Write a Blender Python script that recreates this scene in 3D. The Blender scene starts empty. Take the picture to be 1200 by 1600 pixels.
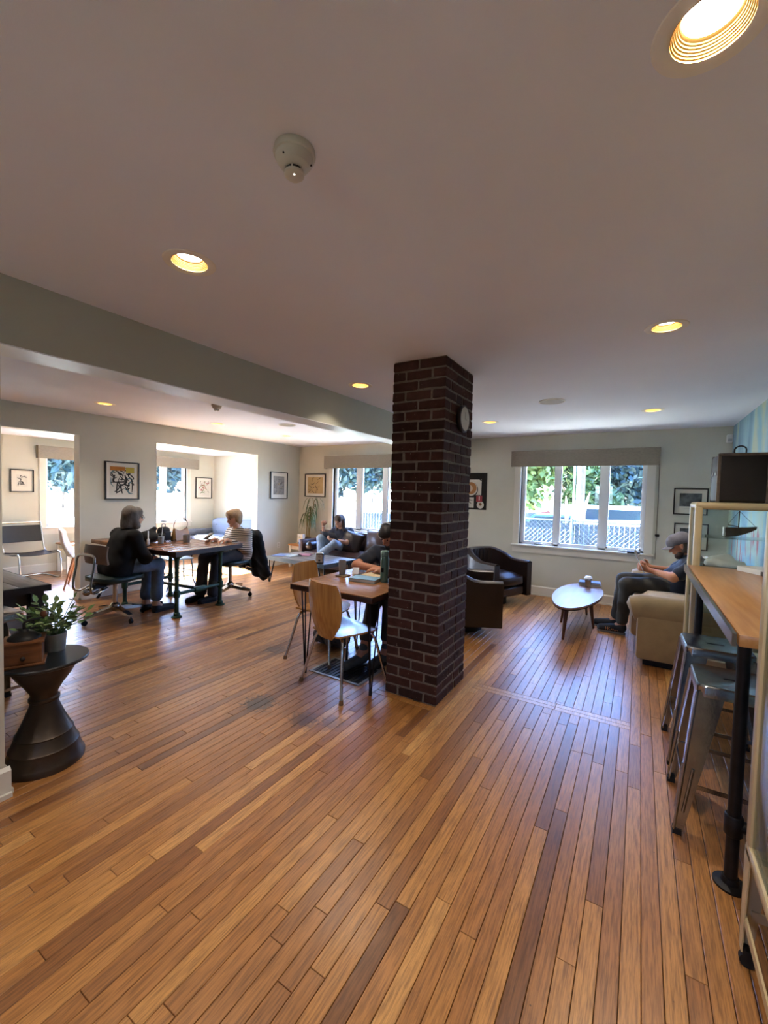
import bpy, bmesh, math, random
import numpy as np
from mathutils import Matrix, Vector
PI = math.pi
rnd = random.Random(7)
SC = bpy.context.scene
COL = SC.collection

# ------------------------------------------------------------ camera
F_PX, YAW, PITCH, ROLL, CAM_H = 658.2, .5456, -.04166, .02594, 1.47
cy_, sy_, cp_, sp_ = math.cos(YAW), math.sin(YAW), math.cos(PITCH), math.sin(PITCH)
fw = Vector((-sy_*cp_, cy_*cp_, sp_)); rt = Vector((cy_, sy_, 0)); up = rt.cross(fw)
cr, ur = rt*math.cos(ROLL) + up*math.sin(ROLL), up*math.cos(ROLL) - rt*math.sin(ROLL)
cam = bpy.data.cameras.new('camera'); cam.sensor_fit = 'HORIZONTAL'; cam.sensor_width = 36
cam.lens = F_PX/1200*36; cam.clip_start = .05; cam.clip_end = 500
camo = bpy.data.objects.new('camera', cam); COL.objects.link(camo)
m3 = Matrix((cr, ur, -fw)).transposed(); camo.matrix_world = Matrix.Translation((0, 0, CAM_H)) @ m3.to_4x4()
SC.camera = camo

# ------------------------------------------------------------ world, sun, exposure
world = bpy.data.worlds.new('world'); SC.world = world; world.use_nodes = True
wn = world.node_tree; bg = wn.nodes['Background']
sky = wn.nodes.new('ShaderNodeTexSky'); sky.sky_type = 'NISHITA'; sky.sun_disc = False
sky.sun_elevation = math.radians(34.5); sky.sun_rotation = math.radians(275); sky.air_density = 1.0; sky.dust_density = 1.5; sky.ozone_density = 1.5
sm = wn.nodes.new('ShaderNodeMix'); sm.data_type = 'RGBA'; sm.blend_type = 'MULTIPLY'; sm.inputs[0].default_value = 1; sm.inputs[7].default_value = (.70, .93, 1.42, 1)
wn.links.new(sky.outputs[0], sm.inputs[6]); wn.links.new(sm.outputs[2], bg.inputs[0]); bg.inputs[1].default_value = SKY_STRENGTH = 3.5
SUN_DIR = Vector((1, .10, -.69)).normalized()
sun = bpy.data.lights.new('sun', 'SUN'); sun.energy = 160; sun.angle = math.radians(.6); sun.color = (.78, .92, 1.08)
suno = bpy.data.objects.new('sun', sun); COL.objects.link(suno); suno.location = (-20, 0, 15)
suno.rotation_euler = SUN_DIR.to_track_quat('-Z', 'Y').to_euler()
vs = SC.view_settings; vs.view_transform = 'Standard'; vs.look = 'None'; vs.gamma = 1; vs.use_curve_mapping = False
vs.exposure = 0.42
SC.cycles.max_bounces = 12; SC.cycles.diffuse_bounces = 6; SC.cycles.glossy_bounces = 4; SC.cycles.transmission_bounces = 6
SC.cycles.transparent_max_bounces = 12; SC.cycles.sample_clamp_indirect = 0; SC.cycles.caustics_reflective = True; SC.cycles.caustics_refractive = False
LAMP_W = 5.5

# ------------------------------------------------------------ helpers: materials
def lin(h):
    h = h.lstrip('#'); c = [int(h[i:i+2], 16)/255 for i in (0, 2, 4)]
    return tuple((x/12.92 if x <= .04045 else ((x+.055)/1.055)**2.4) for x in c) + (1,)
MATS = {}
def mat(name, col, rough=.6, metal=0, var=.0, vscale=8, bump=0, bscale=60, coat=0, spec=.5, stretch=None, emit=0, sheen=0, col2=None):
    """procedural material: base colour broken up by noise between col and col2, fine bump"""
    if name in MATS: return MATS[name]
    m = bpy.data.materials.new(name); m.use_nodes = True; nt = m.node_tree; b = nt.nodes['Principled BSDF']
    c = lin(col) if isinstance(col, str) else col
    b.inputs['Base Color'].default_value = c; b.inputs['Roughness'].default_value = rough; b.inputs['Metallic'].default_value = metal
    b.inputs['Coat Weight'].default_value = coat; b.inputs['Specular IOR Level'].default_value = spec
    if coat: b.inputs['Coat Roughness'].default_value = .15 if coat < .9 else .28; b.inputs['Coat IOR'].default_value = 1.5 if coat < .9 else 1.9
    if sheen: b.inputs['Sheen Weight'].default_value = sheen
    tc = nt.nodes.new('ShaderNodeTexCoord'); co = tc.outputs['Object']
    if stretch:
        mp = nt.nodes.new('ShaderNodeMapping'); mp.inputs['Scale'].default_value = stretch; nt.links.new(co, mp.inputs[0]); co = mp.outputs[0]
    if var or col2:
        n = nt.nodes.new('ShaderNodeTexNoise'); n.inputs['Scale'].default_value = vscale; n.inputs['Detail'].default_value = 4; nt.links.new(co, n.inputs[0])
        r = nt.nodes.new('ShaderNodeValToRGB'); d = lin(col2) if col2 else tuple(x*(1-var) for x in c[:3])+(1,)
        r.color_ramp.elements[0].position = .32; r.color_ramp.elements[1].position = .68
        r.color_ramp.elements[0].color = d; r.color_ramp.elements[1].color = c if col2 else tuple(min(1, x*(1+var*.6)) for x in c[:3])+(1,)
        nt.links.new(n.outputs[0], r.inputs[0]); nt.links.new(r.outputs[0], b.inputs['Base Color'])
    if bump:
        n2 = nt.nodes.new('ShaderNodeTexNoise'); n2.inputs['Scale'].default_value = bscale; n2.inputs['Detail'].default_value = 3; nt.links.new(co, n2.inputs[0])
        bp = nt.nodes.new('ShaderNodeBump'); bp.inputs['Strength'].default_value = bump; bp.inputs['Distance'].default_value = .01
        nt.links.new(n2.outputs[0], bp.inputs['Height']); nt.links.new(bp.outputs[0], b.inputs['Normal'])
    if emit:
        b.inputs['Emission Color'].default_value = c; b.inputs['Emission Strength'].default_value = emit
    MATS[name] = m; return m
def nodes_of(name):
    m = bpy.data.materials.new(name); m.use_nodes = True; MATS[name] = m
    return m, m.node_tree, m.node_tree.nodes['Principled BSDF']
def N(nt, typ, **kw):
    n = nt.nodes.new(typ)
    for k, v in kw.items():
        if k.startswith('i_'): n.inputs[k[2:]].default_value = v
        else: setattr(n, k, v)
    return n
def ramp(nt, src, stops):
    r = nt.nodes.new('ShaderNodeValToRGB'); e = r.color_ramp.elements
    while len(e) < len(stops): e.new(.5)
    for el, (p, c) in zip(e, stops): el.position = p; el.color = lin(c) if isinstance(c, str) else c
    nt.links.new(src, r.inputs[0]); return r.outputs[0]
def glass_mat(name, tint=(1, 1, 1, 1), refl=.07):
    m = bpy.data.materials.new(name); m.use_nodes = True; nt = m.node_tree; nt.nodes.clear()
    o = N(nt, 'ShaderNodeOutputMaterial'); t = N(nt, 'ShaderNodeBsdfTransparent'); t.inputs[0].default_value = tint
    g = N(nt, 'ShaderNodeBsdfGlossy'); g.inputs['Roughness'].default_value = .02
    lw = N(nt, 'ShaderNodeLayerWeight'); lw.inputs[0].default_value = .12
    mx = N(nt, 'ShaderNodeMath', operation='MULTIPLY_ADD'); mx.inputs[1].default_value = .6; mx.inputs[2].default_value = refl*.5
    s = N(nt, 'ShaderNodeMixShader'); L = nt.links.new
    L(lw.outputs['Fresnel'], mx.inputs[0]); L(mx.outputs[0], s.inputs[0]); L(t.outputs[0], s.inputs[1]); L(g.outputs[0], s.inputs[2]); L(s.outputs[0], o.inputs[0])
    MATS[name] = m; return m

# ------------------------------------------------------------ helpers: geometry
class MB:
    """collects shapes into one mesh object"""
    def __init__(s, T=None): s.v = []; s.f = []; s.T = T or Matrix()
    def add(s, vs, fs, T=None):
        o = len(s.v); M = s.T @ T if T else s.T
        s.v += [tuple(M @ Vector(p)) for p in vs]; s.f += [tuple(i+o for i in f) for f in fs]; return s
    def box(s, c, d, T=None, taper=None):
        x, y, z = d[0]/2, d[1]/2, d[2]/2; t = taper or (1, 1)
        vs = [(c[0]+a*x*(t[0] if k > 0 else 1), c[1]+b*y*(t[1] if k > 0 else 1), c[2]+k*z) for k in (-1, 1) for b in (-1, 1) for a in (-1, 1)]
        return s.add(vs, [(0, 2, 3, 1), (4, 5, 7, 6), (0, 1, 5, 4), (2, 6, 7, 3), (0, 4, 6, 2), (1, 3, 7, 5)], T)
    def b2(s, lo, hi, T=None):
        return s.box([(a+b)/2 for a, b in zip(lo, hi)], [b-a for a, b in zip(lo, hi)], T)
    def rbox(s, c, d, r=.02, seg=2, T=None, puff=0):
        bm = bmesh.new(); bmesh.ops.create_cube(bm, size=1)
        for v in bm.verts: v.co = Vector((v.co.x*d[0], v.co.y*d[1], v.co.z*d[2]))
        r = min(r, min(d)*.49)
        if puff: bmesh.ops.subdivide_edges(bm, edges=bm.edges[:], cuts=5, use_grid_fill=True)
        else: bmesh.ops.bevel(bm, geom=bm.edges[:], offset=r, segments=seg, profile=.5, affect='EDGES')
        if puff:
            for v in bm.verts:
                a = [2*v.co[i]/d[i] for i in range(3)]; q = Vector((0, 0, 0))
                for i in range(3):
                    if abs(abs(a[i])-1) < 1e-4:
                        o = [k for k in range(3) if k != i]
                        q[i] += puff*(1 if a[i] > 0 else -1)*(1-a[o[0]]**2)*(1-a[o[1]]**2)
                n_on = [i for i in range(3) if abs(abs(a[i])-1) < 1e-4]
                if len(n_on) >= 2:
                    for i in n_on: v.co[i] -= math.copysign(r*.45*(len(n_on)-1), a[i])
                v.co += q
        bm.verts.index_update()
        s.add([Vector(v.co)+Vector(c) for v in bm.verts], [[v.index for v in f.verts] for f in bm.faces], T); bm.free(); return s
    def tube(s, path, r, seg=10, closed=False, cap=True, T=None, flat=1.0):
        P = [Vector(p) for p in path]; n = len(P); R = r if isinstance(r, (list, tuple)) else [r]*n
        tg = []
        for i in range(n):
            a = P[i-1] if (i > 0 or closed) else P[i]; b = P[(i+1) % n] if (i < n-1 or closed) else P[i]
            tg.append((b-a).normalized())
        t0 = tg[0]; ref = Vector((0, 0, 1)) if abs(t0.z) < .9 else Vector((1, 0, 0)); nn = (ref - t0*ref.dot(t0)).normalized()
        vs = []; fs = []
        for i in range(n):
            nn = (nn - tg[i]*nn.dot(tg[i])).normalized(); bb = tg[i].cross(nn)
            for k in range(seg):
                a = 2*PI*k/seg; vs.append(P[i] + (nn*math.cos(a)*flat + bb*math.sin(a))*R[i])
        m = n if closed else n-1
        for i in range(m):
            for k in range(seg):
                j = (i+1) % n; fs.append((i*seg+k, i*seg+(k+1) % seg, j*seg+(k+1) % seg, j*seg+k))
        if cap and not closed: fs += [tuple(range(seg-1, -1, -1)), tuple(range((n-1)*seg, n*seg))]
        return s.add(vs, fs, T)
    def cyl(s, a, b, r, r2=None, seg=16, T=None): return s.tube([a, b], [r, r if r2 is None else r2], seg, T=T)
    def lathe(s, prof, c=(0, 0, 0), seg=24, T=None, sx=1, sy=1, caps=True):
        vs = []; fs = []; n = len(prof)
        for r, z in prof:
            for k in range(seg): a = 2*PI*k/seg; vs.append((c[0]+r*math.cos(a)*sx, c[1]+r*math.sin(a)*sy, c[2]+z))
        for i in range(n-1):
            for k in range(seg): fs.append((i*seg+k, i*seg+(k+1) % seg, (i+1)*seg+(k+1) % seg, (i+1)*seg+k))
        if caps and prof[0][0] > 1e-6: fs.append(tuple(range(seg-1, -1, -1)))
        if caps and prof[-1][0] > 1e-6: fs.append(tuple(range((n-1)*seg, n*seg)))
        return s.add(vs, fs, T)
    def prism(s, poly, z0, z1, T=None):
        n = len(poly); vs = [(x, y, z0) for x, y in poly] + [(x, y, z1) for x, y in poly]
        fs = [tuple(range(n-1, -1, -1)), tuple(range(n, 2*n))] + [(i, (i+1) % n, n+(i+1) % n, n+i) for i in range(n)]
        return s.add(vs, fs, T)
    def ball(s, c, r, seg=14, T=None):
        r = r if isinstance(r, (list, tuple)) else (r, r, r); pr = [(math.sin(PI*i/8), -math.cos(PI*i/8)) for i in range(9)]; pr[0] = (1e-4, -1); pr[-1] = (1e-4, 1)
        vs = []; fs = []
        for a, z in pr:
            for k in range(seg): t = 2*PI*k/seg; vs.append((c[0]+r[0]*a*math.cos(t), c[1]+r[1]*a*math.sin(t), c[2]+r[2]*z))
        for i in range(8):
            for k in range(seg): fs.append((i*seg+k, i*seg+(k+1) % seg, (i+1)*seg+(k+1) % seg, (i+1)*seg+k))
        return s.add(vs, fs, T)
    def grid(s, fn, nu, nv, thick=0, T=None):
        """surface fn(u,v); with thickness it becomes a closed shell"""
        P = [[Vector(fn(i/nu, j/nv)) for j in range(nv+1)] for i in range(nu+1)]; w = nv+1
        def nrm(i, j):
            a = P[min(i+1, nu)][j]-P[max(i-1, 0)][j]; b = P[i][min(j+1, nv)]-P[i][max(j-1, 0)]
            c = a.cross(b); return c.normalized() if c.length > 1e-9 else Vector((0, 0, 1))
        vs = [P[i][j] for i in range(nu+1) for j in range(w)]; fs = [(i*w+j, i*w+j+1, (i+1)*w+j+1, (i+1)*w+j) for i in range(nu) for j in range(nv)]
        if thick:
            o = len(vs); vs += [P[i][j]-nrm(i, j)*thick for i in range(nu+1) for j in range(w)]
            fs += [tuple(o+k for k in reversed(f)) for f in fs[:]]
            rim = [(0, j) for j in range(w)] + [(i, nv) for i in range(1, nu+1)] + [(nu, j) for j in range(nv-1, -1, -1)] + [(i, 0) for i in range(nu-1, 0, -1)]
            ids = [i*w+j for i, j in rim]
            for a, b in zip(ids, ids[1:]+ids[:1]): fs.append((b, a, a+o, b+o))
        return s.add(vs, fs, T)
    def mesh(s, name, m, smooth=True, angle=38):
        me = bpy.data.meshes.new(name); me.from_pydata(s.v, [], s.f); me.update()
        if m: me.materials.append(m)
        if smooth:
            me.shade_smooth(); me.set_sharp_from_angle(angle=math.radians(angle))
        return me
    def build(s, name, m, parent=None, loc=None, rz=0, smooth=True, angle=38, fix=True):
        me = s.mesh(name, m, smooth, angle)
        if fix:
            bm = bmesh.new(); bm.from_mesh(me); bmesh.ops.recalc_face_normals(bm, faces=bm.faces[:]); bm.to_mesh(me); bm.free()
        return link(name, me, parent, loc, rz)
def link(name, me, parent=None, loc=None, rz=0):
    o = bpy.data.objects.new(name, me); COL.objects.link(o)
    if parent: o.parent = parent
    if loc: o.location = loc
    o.rotation_euler.z = rz; return o
def tag(o, label=None, cat=None, group=None, kind=None):
    if label: o['label'] = label
    if cat: o['category'] = cat
    if group: o['group'] = group
    if kind: o['kind'] = kind
    return o
def thing(name, label, cat, loc=(0, 0, 0), rz=0, group=None):
    o = bpy.data.objects.new(name, None); COL.objects.link(o); o.location = loc; o.rotation_euler.z = rz; o.empty_display_size = .1
    return tag(o, label, cat, group)
def copy_tree(o, parent=None):
    c = o.copy(); COL.objects.link(c); c.parent = parent
    for ch in o.children: copy_tree(ch, c)
    return c
def struct(name, mb, m, parent=None, smooth=False, label=None):
    o = mb.build(name, m, parent, smooth=smooth)
    if not parent: o['kind'] = 'structure'
    if label: o['label'] = label
    return o
def RZ(a): return Matrix.Rotation(a, 4, 'Z')
def TR(x, y, z): return Matrix.Translation((x, y, z))
def arc(c, r, a0, a1, n, ax=(1, 0, 0), ay=(0, 0, 1)):
    c, ax, ay = Vector(c), Vector(ax), Vector(ay)
    return [c + ax*r*math.cos(a0+(a1-a0)*i/n) + ay*r*math.sin(a0+(a1-a0)*i/n) for i in range(n+1)]
def spline(pts, n=8):
    P = [Vector(p) for p in pts]; out = []
    for i in range(len(P)-1):
        p0, p1, p2, p3 = P[max(i-1, 0)], P[i], P[i+1], P[min(i+2, len(P)-1)]
        for k in range(n):
            t = k/n; out.append(.5*((2*p1)+(p2-p0)*t+(2*p0-5*p1+4*p2-p3)*t*t+(3*p1-p0-3*p2+p3)*t**3))
    return out+[P[-1]]
# ============================================================ the setting
HC, YB, XL, XR, XE, YF = 2.42, 6.67, -6.16, .94, -8.65, -2.6
wallm = mat('wall_paint_sage', '#c9c7b8', .75, var=.03, vscale=3, bump=.03, bscale=220)
ceilm = mat('ceiling_paint', '#e4e6f0', .85, var=.02, vscale=2, bump=.05, bscale=320)
trimm = mat('trim_paint_white', '#d9d5ca', .5, var=.02, bump=.02, bscale=90)
beamm = mat('beam_paint', '#a9a797', .75, var=.03, vscale=3, bump=.03, bscale=220)
glassm = glass_mat('window_glass')
LIGHTS = [(.08, 1.08), (-1.66, 1.11), (.08, 2.78), (-2.14, 3.07), (.07, 5.23), (-1.67, 5.28), (-5.25, 2.47), (-5.22, 3.94), (-5.17, 5.27), (.08, -.62), (-1.66, -.62)]  # last two lamps are unseen, added to brighten the near part of the room
LR = .072
# ---- floor: wood strip planks
def plank_material():
    m, nt, b = nodes_of('oak_strip'); L = nt.links.new
    at = N(nt, 'ShaderNodeAttribute', attribute_name='tone'); ge = N(nt, 'ShaderNodeNewGeometry')
    sh = N(nt, 'ShaderNodeCombineXYZ'); ml = N(nt, 'ShaderNodeMath', operation='MULTIPLY'); ml.inputs[1].default_value = 91.7
    L(at.outputs['Fac'], ml.inputs[0]); L(ml.outputs[0], sh.inputs[1]); L(ml.outputs[0], sh.inputs[2])
    ad = N(nt, 'ShaderNodeVectorMath', operation='ADD'); L(ge.outputs['Position'], ad.inputs[0]); L(sh.outputs[0], ad.inputs[1])
    mp = N(nt, 'ShaderNodeMapping'); mp.inputs['Scale'].default_value = (1, .055, 1); L(ad.outputs[0], mp.inputs[0])
    n1 = N(nt, 'ShaderNodeTexNoise'); n1.inputs['Scale'].default_value = 170; n1.inputs['Detail'].default_value = 5; n1.inputs['Roughness'].default_value = .65; L(mp.outputs[0], n1.inputs[0])
    n2 = N(nt, 'ShaderNodeTexNoise'); n2.inputs['Scale'].default_value = 26; n2.inputs['Distortion'].default_value = 1.2; L(mp.outputs[0], n2.inputs[0])
    w = N(nt, 'ShaderNodeMath', operation='MULTIPLY'); w.inputs[1].default_value = 11; L(n2.outputs[0], w.inputs[0])
    fr = N(nt, 'ShaderNodeMath', operation='FRACT'); L(w.outputs[0], fr.inputs[0])
    base = ramp(nt, at.outputs['Fac'], [(0, '#68401f'), (.12, '#8a5a30'), (.5, '#ad773f'), (.85, '#c08b4c'), (1, '#d09d5d')])
    g1 = ramp(nt, n1.outputs[0], [(.36, (.42, .36, .3, 1)), (.58, (1.1, 1.08, 1.05, 1))])
    g2 = ramp(nt, fr.outputs[0], [(0, (.74, .7, .64, 1)), (.3, (1, 1, 1, 1)), (.7, (1.04, 1.03, 1, 1)), (1, (.74, .7, .64, 1))])
    mx = N(nt, 'ShaderNodeMix', data_type='RGBA', blend_type='MULTIPLY'); mx.inputs[0].default_value = .8; L(base, mx.inputs[6]); L(g1, mx.inputs[7])
    my = N(nt, 'ShaderNodeMix', data_type='RGBA', blend_type='MULTIPLY'); my.inputs[0].default_value = .5; L(mx.outputs[2], my.inputs[6]); L(g2, my.inputs[7])
    # dark scuff patches worn into the boards left of the column, and small nail knots
    prev = my.outputs[2]
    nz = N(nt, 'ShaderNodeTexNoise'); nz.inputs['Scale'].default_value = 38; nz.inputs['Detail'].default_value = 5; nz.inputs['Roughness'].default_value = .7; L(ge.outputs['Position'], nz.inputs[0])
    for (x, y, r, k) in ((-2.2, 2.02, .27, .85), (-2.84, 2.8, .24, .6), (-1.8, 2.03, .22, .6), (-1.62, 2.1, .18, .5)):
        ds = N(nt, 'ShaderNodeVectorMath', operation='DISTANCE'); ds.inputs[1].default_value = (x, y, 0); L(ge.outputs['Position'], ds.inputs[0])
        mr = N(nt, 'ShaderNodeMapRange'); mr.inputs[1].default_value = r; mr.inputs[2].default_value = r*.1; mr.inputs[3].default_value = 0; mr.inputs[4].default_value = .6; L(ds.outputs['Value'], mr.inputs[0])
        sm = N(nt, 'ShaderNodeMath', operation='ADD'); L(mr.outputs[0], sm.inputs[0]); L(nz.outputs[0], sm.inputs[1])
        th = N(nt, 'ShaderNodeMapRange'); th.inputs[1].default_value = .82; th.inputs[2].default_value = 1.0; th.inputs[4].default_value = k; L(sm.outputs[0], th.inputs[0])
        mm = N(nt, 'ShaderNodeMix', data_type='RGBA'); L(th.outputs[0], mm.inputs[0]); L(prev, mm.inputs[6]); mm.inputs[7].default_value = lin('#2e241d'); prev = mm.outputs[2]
    vo = N(nt, 'ShaderNodeTexVoronoi'); vo.inputs['Scale'].default_value = 7.5; L(ge.outputs['Position'], vo.inputs[0])
    kn = N(nt, 'ShaderNodeMapRange'); kn.inputs[1].default_value = .028; kn.inputs[2].default_value = .016; kn.inputs[4].default_value = .8; L(vo.outputs['Distance'], kn.inputs[0])
    mk = N(nt, 'ShaderNodeMix', data_type='RGBA'); L(kn.outputs[0], mk.inputs[0]); L(prev, mk.inputs[6]); mk.inputs[7].default_value = lin('#2a1a10'); prev = mk.outputs[2]
    L(prev, b.inputs['Base Color'])
    nr = N(nt, 'ShaderNodeTexNoise'); nr.inputs['Scale'].default_value = 5; L(ge.outputs['Position'], nr.inputs[0])
    rr = N(nt, 'ShaderNodeMapRange'); rr.inputs[3].default_value = .27; rr.inputs[4].default_value = .4; L(nr.outputs[0], rr.inputs[0]); L(rr.outputs[0], b.inputs['Roughness'])
    bp = N(nt, 'ShaderNodeBump'); bp.inputs['Strength'].default_value = .12; bp.inputs['Distance'].default_value = .004; L(n1.outputs[0], bp.inputs['Height']); L(bp.outputs[0], b.inputs['Normal'])
    b.inputs['Specular IOR Level'].default_value = .95
    return m
def build_floor():
    sub = MB(); sub.b2((XE-.1, YF-.1, -.16), (XR+.1, YB+.1, -.016))
    fl = struct('floor', sub, mat('subfloor_dark', '#21150d', .9, var=.2), label='glossy honey-brown oak strip floor')
    W = .0585; R_ = random.Random(11); pl = []
    CX0, CX1, CY0, CY1 = -1.575, -1.15, 2.66, 3.205
    def put(x0, x1, y0, y1, tone, rot=False): pl.append((x0, x1, y0, y1, tone))
    def cuts(x0, x1):   # y-intervals of this row that other boards or the column take up
        out = []
        xm = (x0+x1)/2
        if -1.03 < xm < .02: out.append((3.10, 3.20))
        if -1.63 < xm < -1.15: out.append((2.60, 2.662))
        return out
    x = XE; row = 0
    while x < XR:
        x1 = min(x+W, XR); y = YF - R_.random()*1.1
        # the wall between room and porch stands on the floor, boards run through the openings
        segs = []
        while y < YB:
            ln = R_.choice((.5, .75, .95, 1.2, 1.5, 1.9, 2.3))*(.85+.3*R_.random()); segs.append((max(y, YF), min(y+ln, YB))); y += ln
        for (a, b) in segs:
            if b-a < .02: continue
            pieces = [(a, b)]
            for (c0, c1) in cuts(x, x1):
                np_ = []
                for (p, q) in pieces:
                    if q <= c0 or p >= c1: np_.append((p, q))
                    else:
                        if p < c0-.03: np_.append((p, c0))
                        if q > c1+.03: np_.append((c1, q))
                pieces = np_
            t = R_.gauss(.55, .23); t = .03+R_.random()*.08 if R_.random() < .035 else min(max(t, .14), 1)
            if x > -1.15 and x < -.98 and b > 2.3: t = min(1, t+.25)
            for (p, q) in pieces: put(x, x1, p, q, t)
        x = x1; row += 1
    for (y0, y1) in ((3.10, 3.148), (3.148, 3.20)): put(-1.045, -.45, y0, y1, .9); put(-.45, .008, y0, y1, .97)
    put(-1.63, -1.162, 2.602, 2.66, .6)
    # how large each board shows in the photograph
    def weight(p):
        x0, x1, y0, y1, t = p; s = 0; n = 9
        for i in range(n):
            q = Vector(((x0+x1)/2, y0+(y1-y0)*(i+.5)/n, 0)) - Vector((0, 0, CAM_H)); d = q.dot(fw)
            if d < .3: continue
            u, v = q.dot(cr)/d*F_PX, q.dot(ur)/d*F_PX
            if abs(u) < 600 and abs(v) < 800: s += (x1-x0)*(y1-y0)/n*CAM_H/d**3
        return s
    pl.sort(key=weight, reverse=True); g = .0011; om = plank_material()
    def shape(p, ox, oy):
        x0, x1, y0, y1, t = p; x0 += g-ox; x1 -= g+ox; y0 += g-oy; y1 -= g+oy; c = .0012; z = -.0006*(t*37 % 1)
        vs = [(x0, y0, -.016), (x1, y0, -.016), (x1, y1, -.016), (x0, y1, -.016), (x0, y0, z-c), (x1, y0, z-c), (x1, y1, z-c), (x0, y1, z-c), (x0+c, y0+c, z), (x1-c, y0+c, z), (x1-c, y1-c, z), (x0+c, y1-c, z)]
        fs = [(0, 1, 5, 4), (1, 2, 6, 5), (2, 3, 7, 6), (3, 0, 4, 7), (4, 5, 9, 8), (5, 6, 10, 9), (6, 7, 11, 10), (7, 4, 8, 11), (8, 9, 10, 11)]
        return vs, fs
    def finish(name, V, Fc, tones):
        me = bpy.data.meshes.new(name); me.from_pydata(V, [], Fc); me.update(); me.materials.append(om)
        a = me.attributes.new('tone', 'FLOAT', 'POINT'); a.data.foreach_set('value', tones); return me
    for p in pl[:298]:
        ox, oy = (p[0]+p[1])/2, (p[2]+p[3])/2; V, Fc = shape(p, ox, oy); link('plank', finish('plank', V, Fc, [p[4]]*len(V)), fl, (ox, oy, 0))
    V, Fc, T_ = [], [], []
    for p in pl[298:]:
        v, f_ = shape(p, 0, 0); o = len(V); V += v; Fc += [tuple(i+o for i in q) for q in f_]; T_ += [p[4]]*len(v)
    o = link('planking', finish('planking', V, Fc, T_), fl); o['kind'] = 'stuff'
build_floor()

# ---- ceiling with holes for the recessed lamps
def ceiling_with_holes(x0, x1, y0, y1, z, holes):
    bm = bmesh.new(); eds = []
    def loop(pts):
        vs = [bm.verts.new((*p, z)) for p in pts]
        for a, b in zip(vs, vs[1:]+vs[:1]): eds.append(bm.edges.new((a, b)))
    loop([(x0, y0), (x1, y0), (x1, y1), (x0, y1)])
    for (hx, hy) in holes: loop([(hx+LR*math.cos(2*PI*k/32), hy+LR*math.sin(2*PI*k/32)) for k in range(32)])
    bmesh.ops.triangle_fill(bm, use_beauty=True, use_dissolve=False, edges=eds)
    for f in bm.faces:
        if f.normal.z > 0: f.normal_flip()
    mb = MB(); bm.verts.index_update(); mb.v = [tuple(v.co) for v in bm.verts]; mb.f = [tuple(v.index for v in f.verts) for f in bm.faces]; bm.free(); return mb
cm = ceiling_with_holes(XL-.14, XR+.15, YF-.1, YB+.15, HC, LIGHTS)
cm.b2((XL-.14, YF-.1, HC+.16), (XR+.15, YB+.15, HC+.26))
ceil_o = cm.build('ceiling', ceilm, fix=False, smooth=False); tag(ceil_o, 'plain off-white plastered ceiling', kind='structure')
pc = MB(); pc.b2((XE-.15, .6, 2.27), (XL-.14, 6.6, 2.6)); struct('ceiling_porch', pc, ceilm)
bmx = MB(); bmx.b2((-2.72, .74, 2.11), (-2.5, YB, HC)); struct('trim_1', bmx, beamm, label='grey-green dropped beam crossing the ceiling')
struct('trim_bounce', MB().b2((-2.722, .74, 2.104), (-2.498, YB, 2.11)), mat('soffit_bounce_white', '#e2e3e2', .45), label='underside of the ceiling beam whitened for bounced sunlight')  # thin slab: sunlight bounced onto the beam's underside is put into its white

# ---- walls as boxes round their openings
def wall(name, axis, c0, c1, u0, u1, z0, z1, holes, m=wallm):
    """axis 'x': wall spans u along X between y=c0..c1; axis 'y': spans Y between x=c0..c1. holes: (u0,u1,z0,z1)"""
    mb = MB()
    def bx(a, b, e, f_):
        if b-a < 1e-4 or f_-e < 1e-4: return
        if axis == 'x': mb.b2((a, c0, e), (b, c1, f_))
        else: mb.b2((c0, a, e), (c1, b, f_))
    u = u0
    for (h0, h1, a, b) in sorted(holes):
        bx(u, h0, z0, z1); bx(h0, h1, z0, a); bx(h0, h1, b, z1); u = h1
    bx(u, u1, z0, z1)
    return struct(name, mb, m)
WZ0, WZ1 = .76, 2.04
wall('wall_back', 'x', YB, YB+.16, XL, XR+.15, -.3, HC+.05, [(-1.585, .065, WZ0, WZ1), (-5.25, -3.5, WZ0, WZ1)])
wall('wall_left', 'y', XL-.14, XL, YF, YB+.16, -.1, HC+.05, [(1.15, 2.6, -.1, 2.13), (3.6, 5.54, -.1, 2.15)])
wall('wall_front', 'x', YF-.16, YF, XL-.1, XR+.15, -.1, HC+.05, [(-1.4, -.75, 1.3, 2.0)])  # hole for the added fill window
wall('wall_porch', 'y', XE-.16, XE, .6, 6.6, -.3, 2.4, [(3.14, 5.74, WZ0, 1.99)])
wall('wall_porch_end', 'x', 6.45, 6.6, XE, XL-.14, -.3, 2.4, [])
wall('wall_porch_near', 'x', .6, .75, XE, XL-.14, -.1, 2.4, [])
wall('wall_stub', 'y', -2.72, -2.5, YF, .74, -.02, HC+.02, [], wallm)
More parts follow.
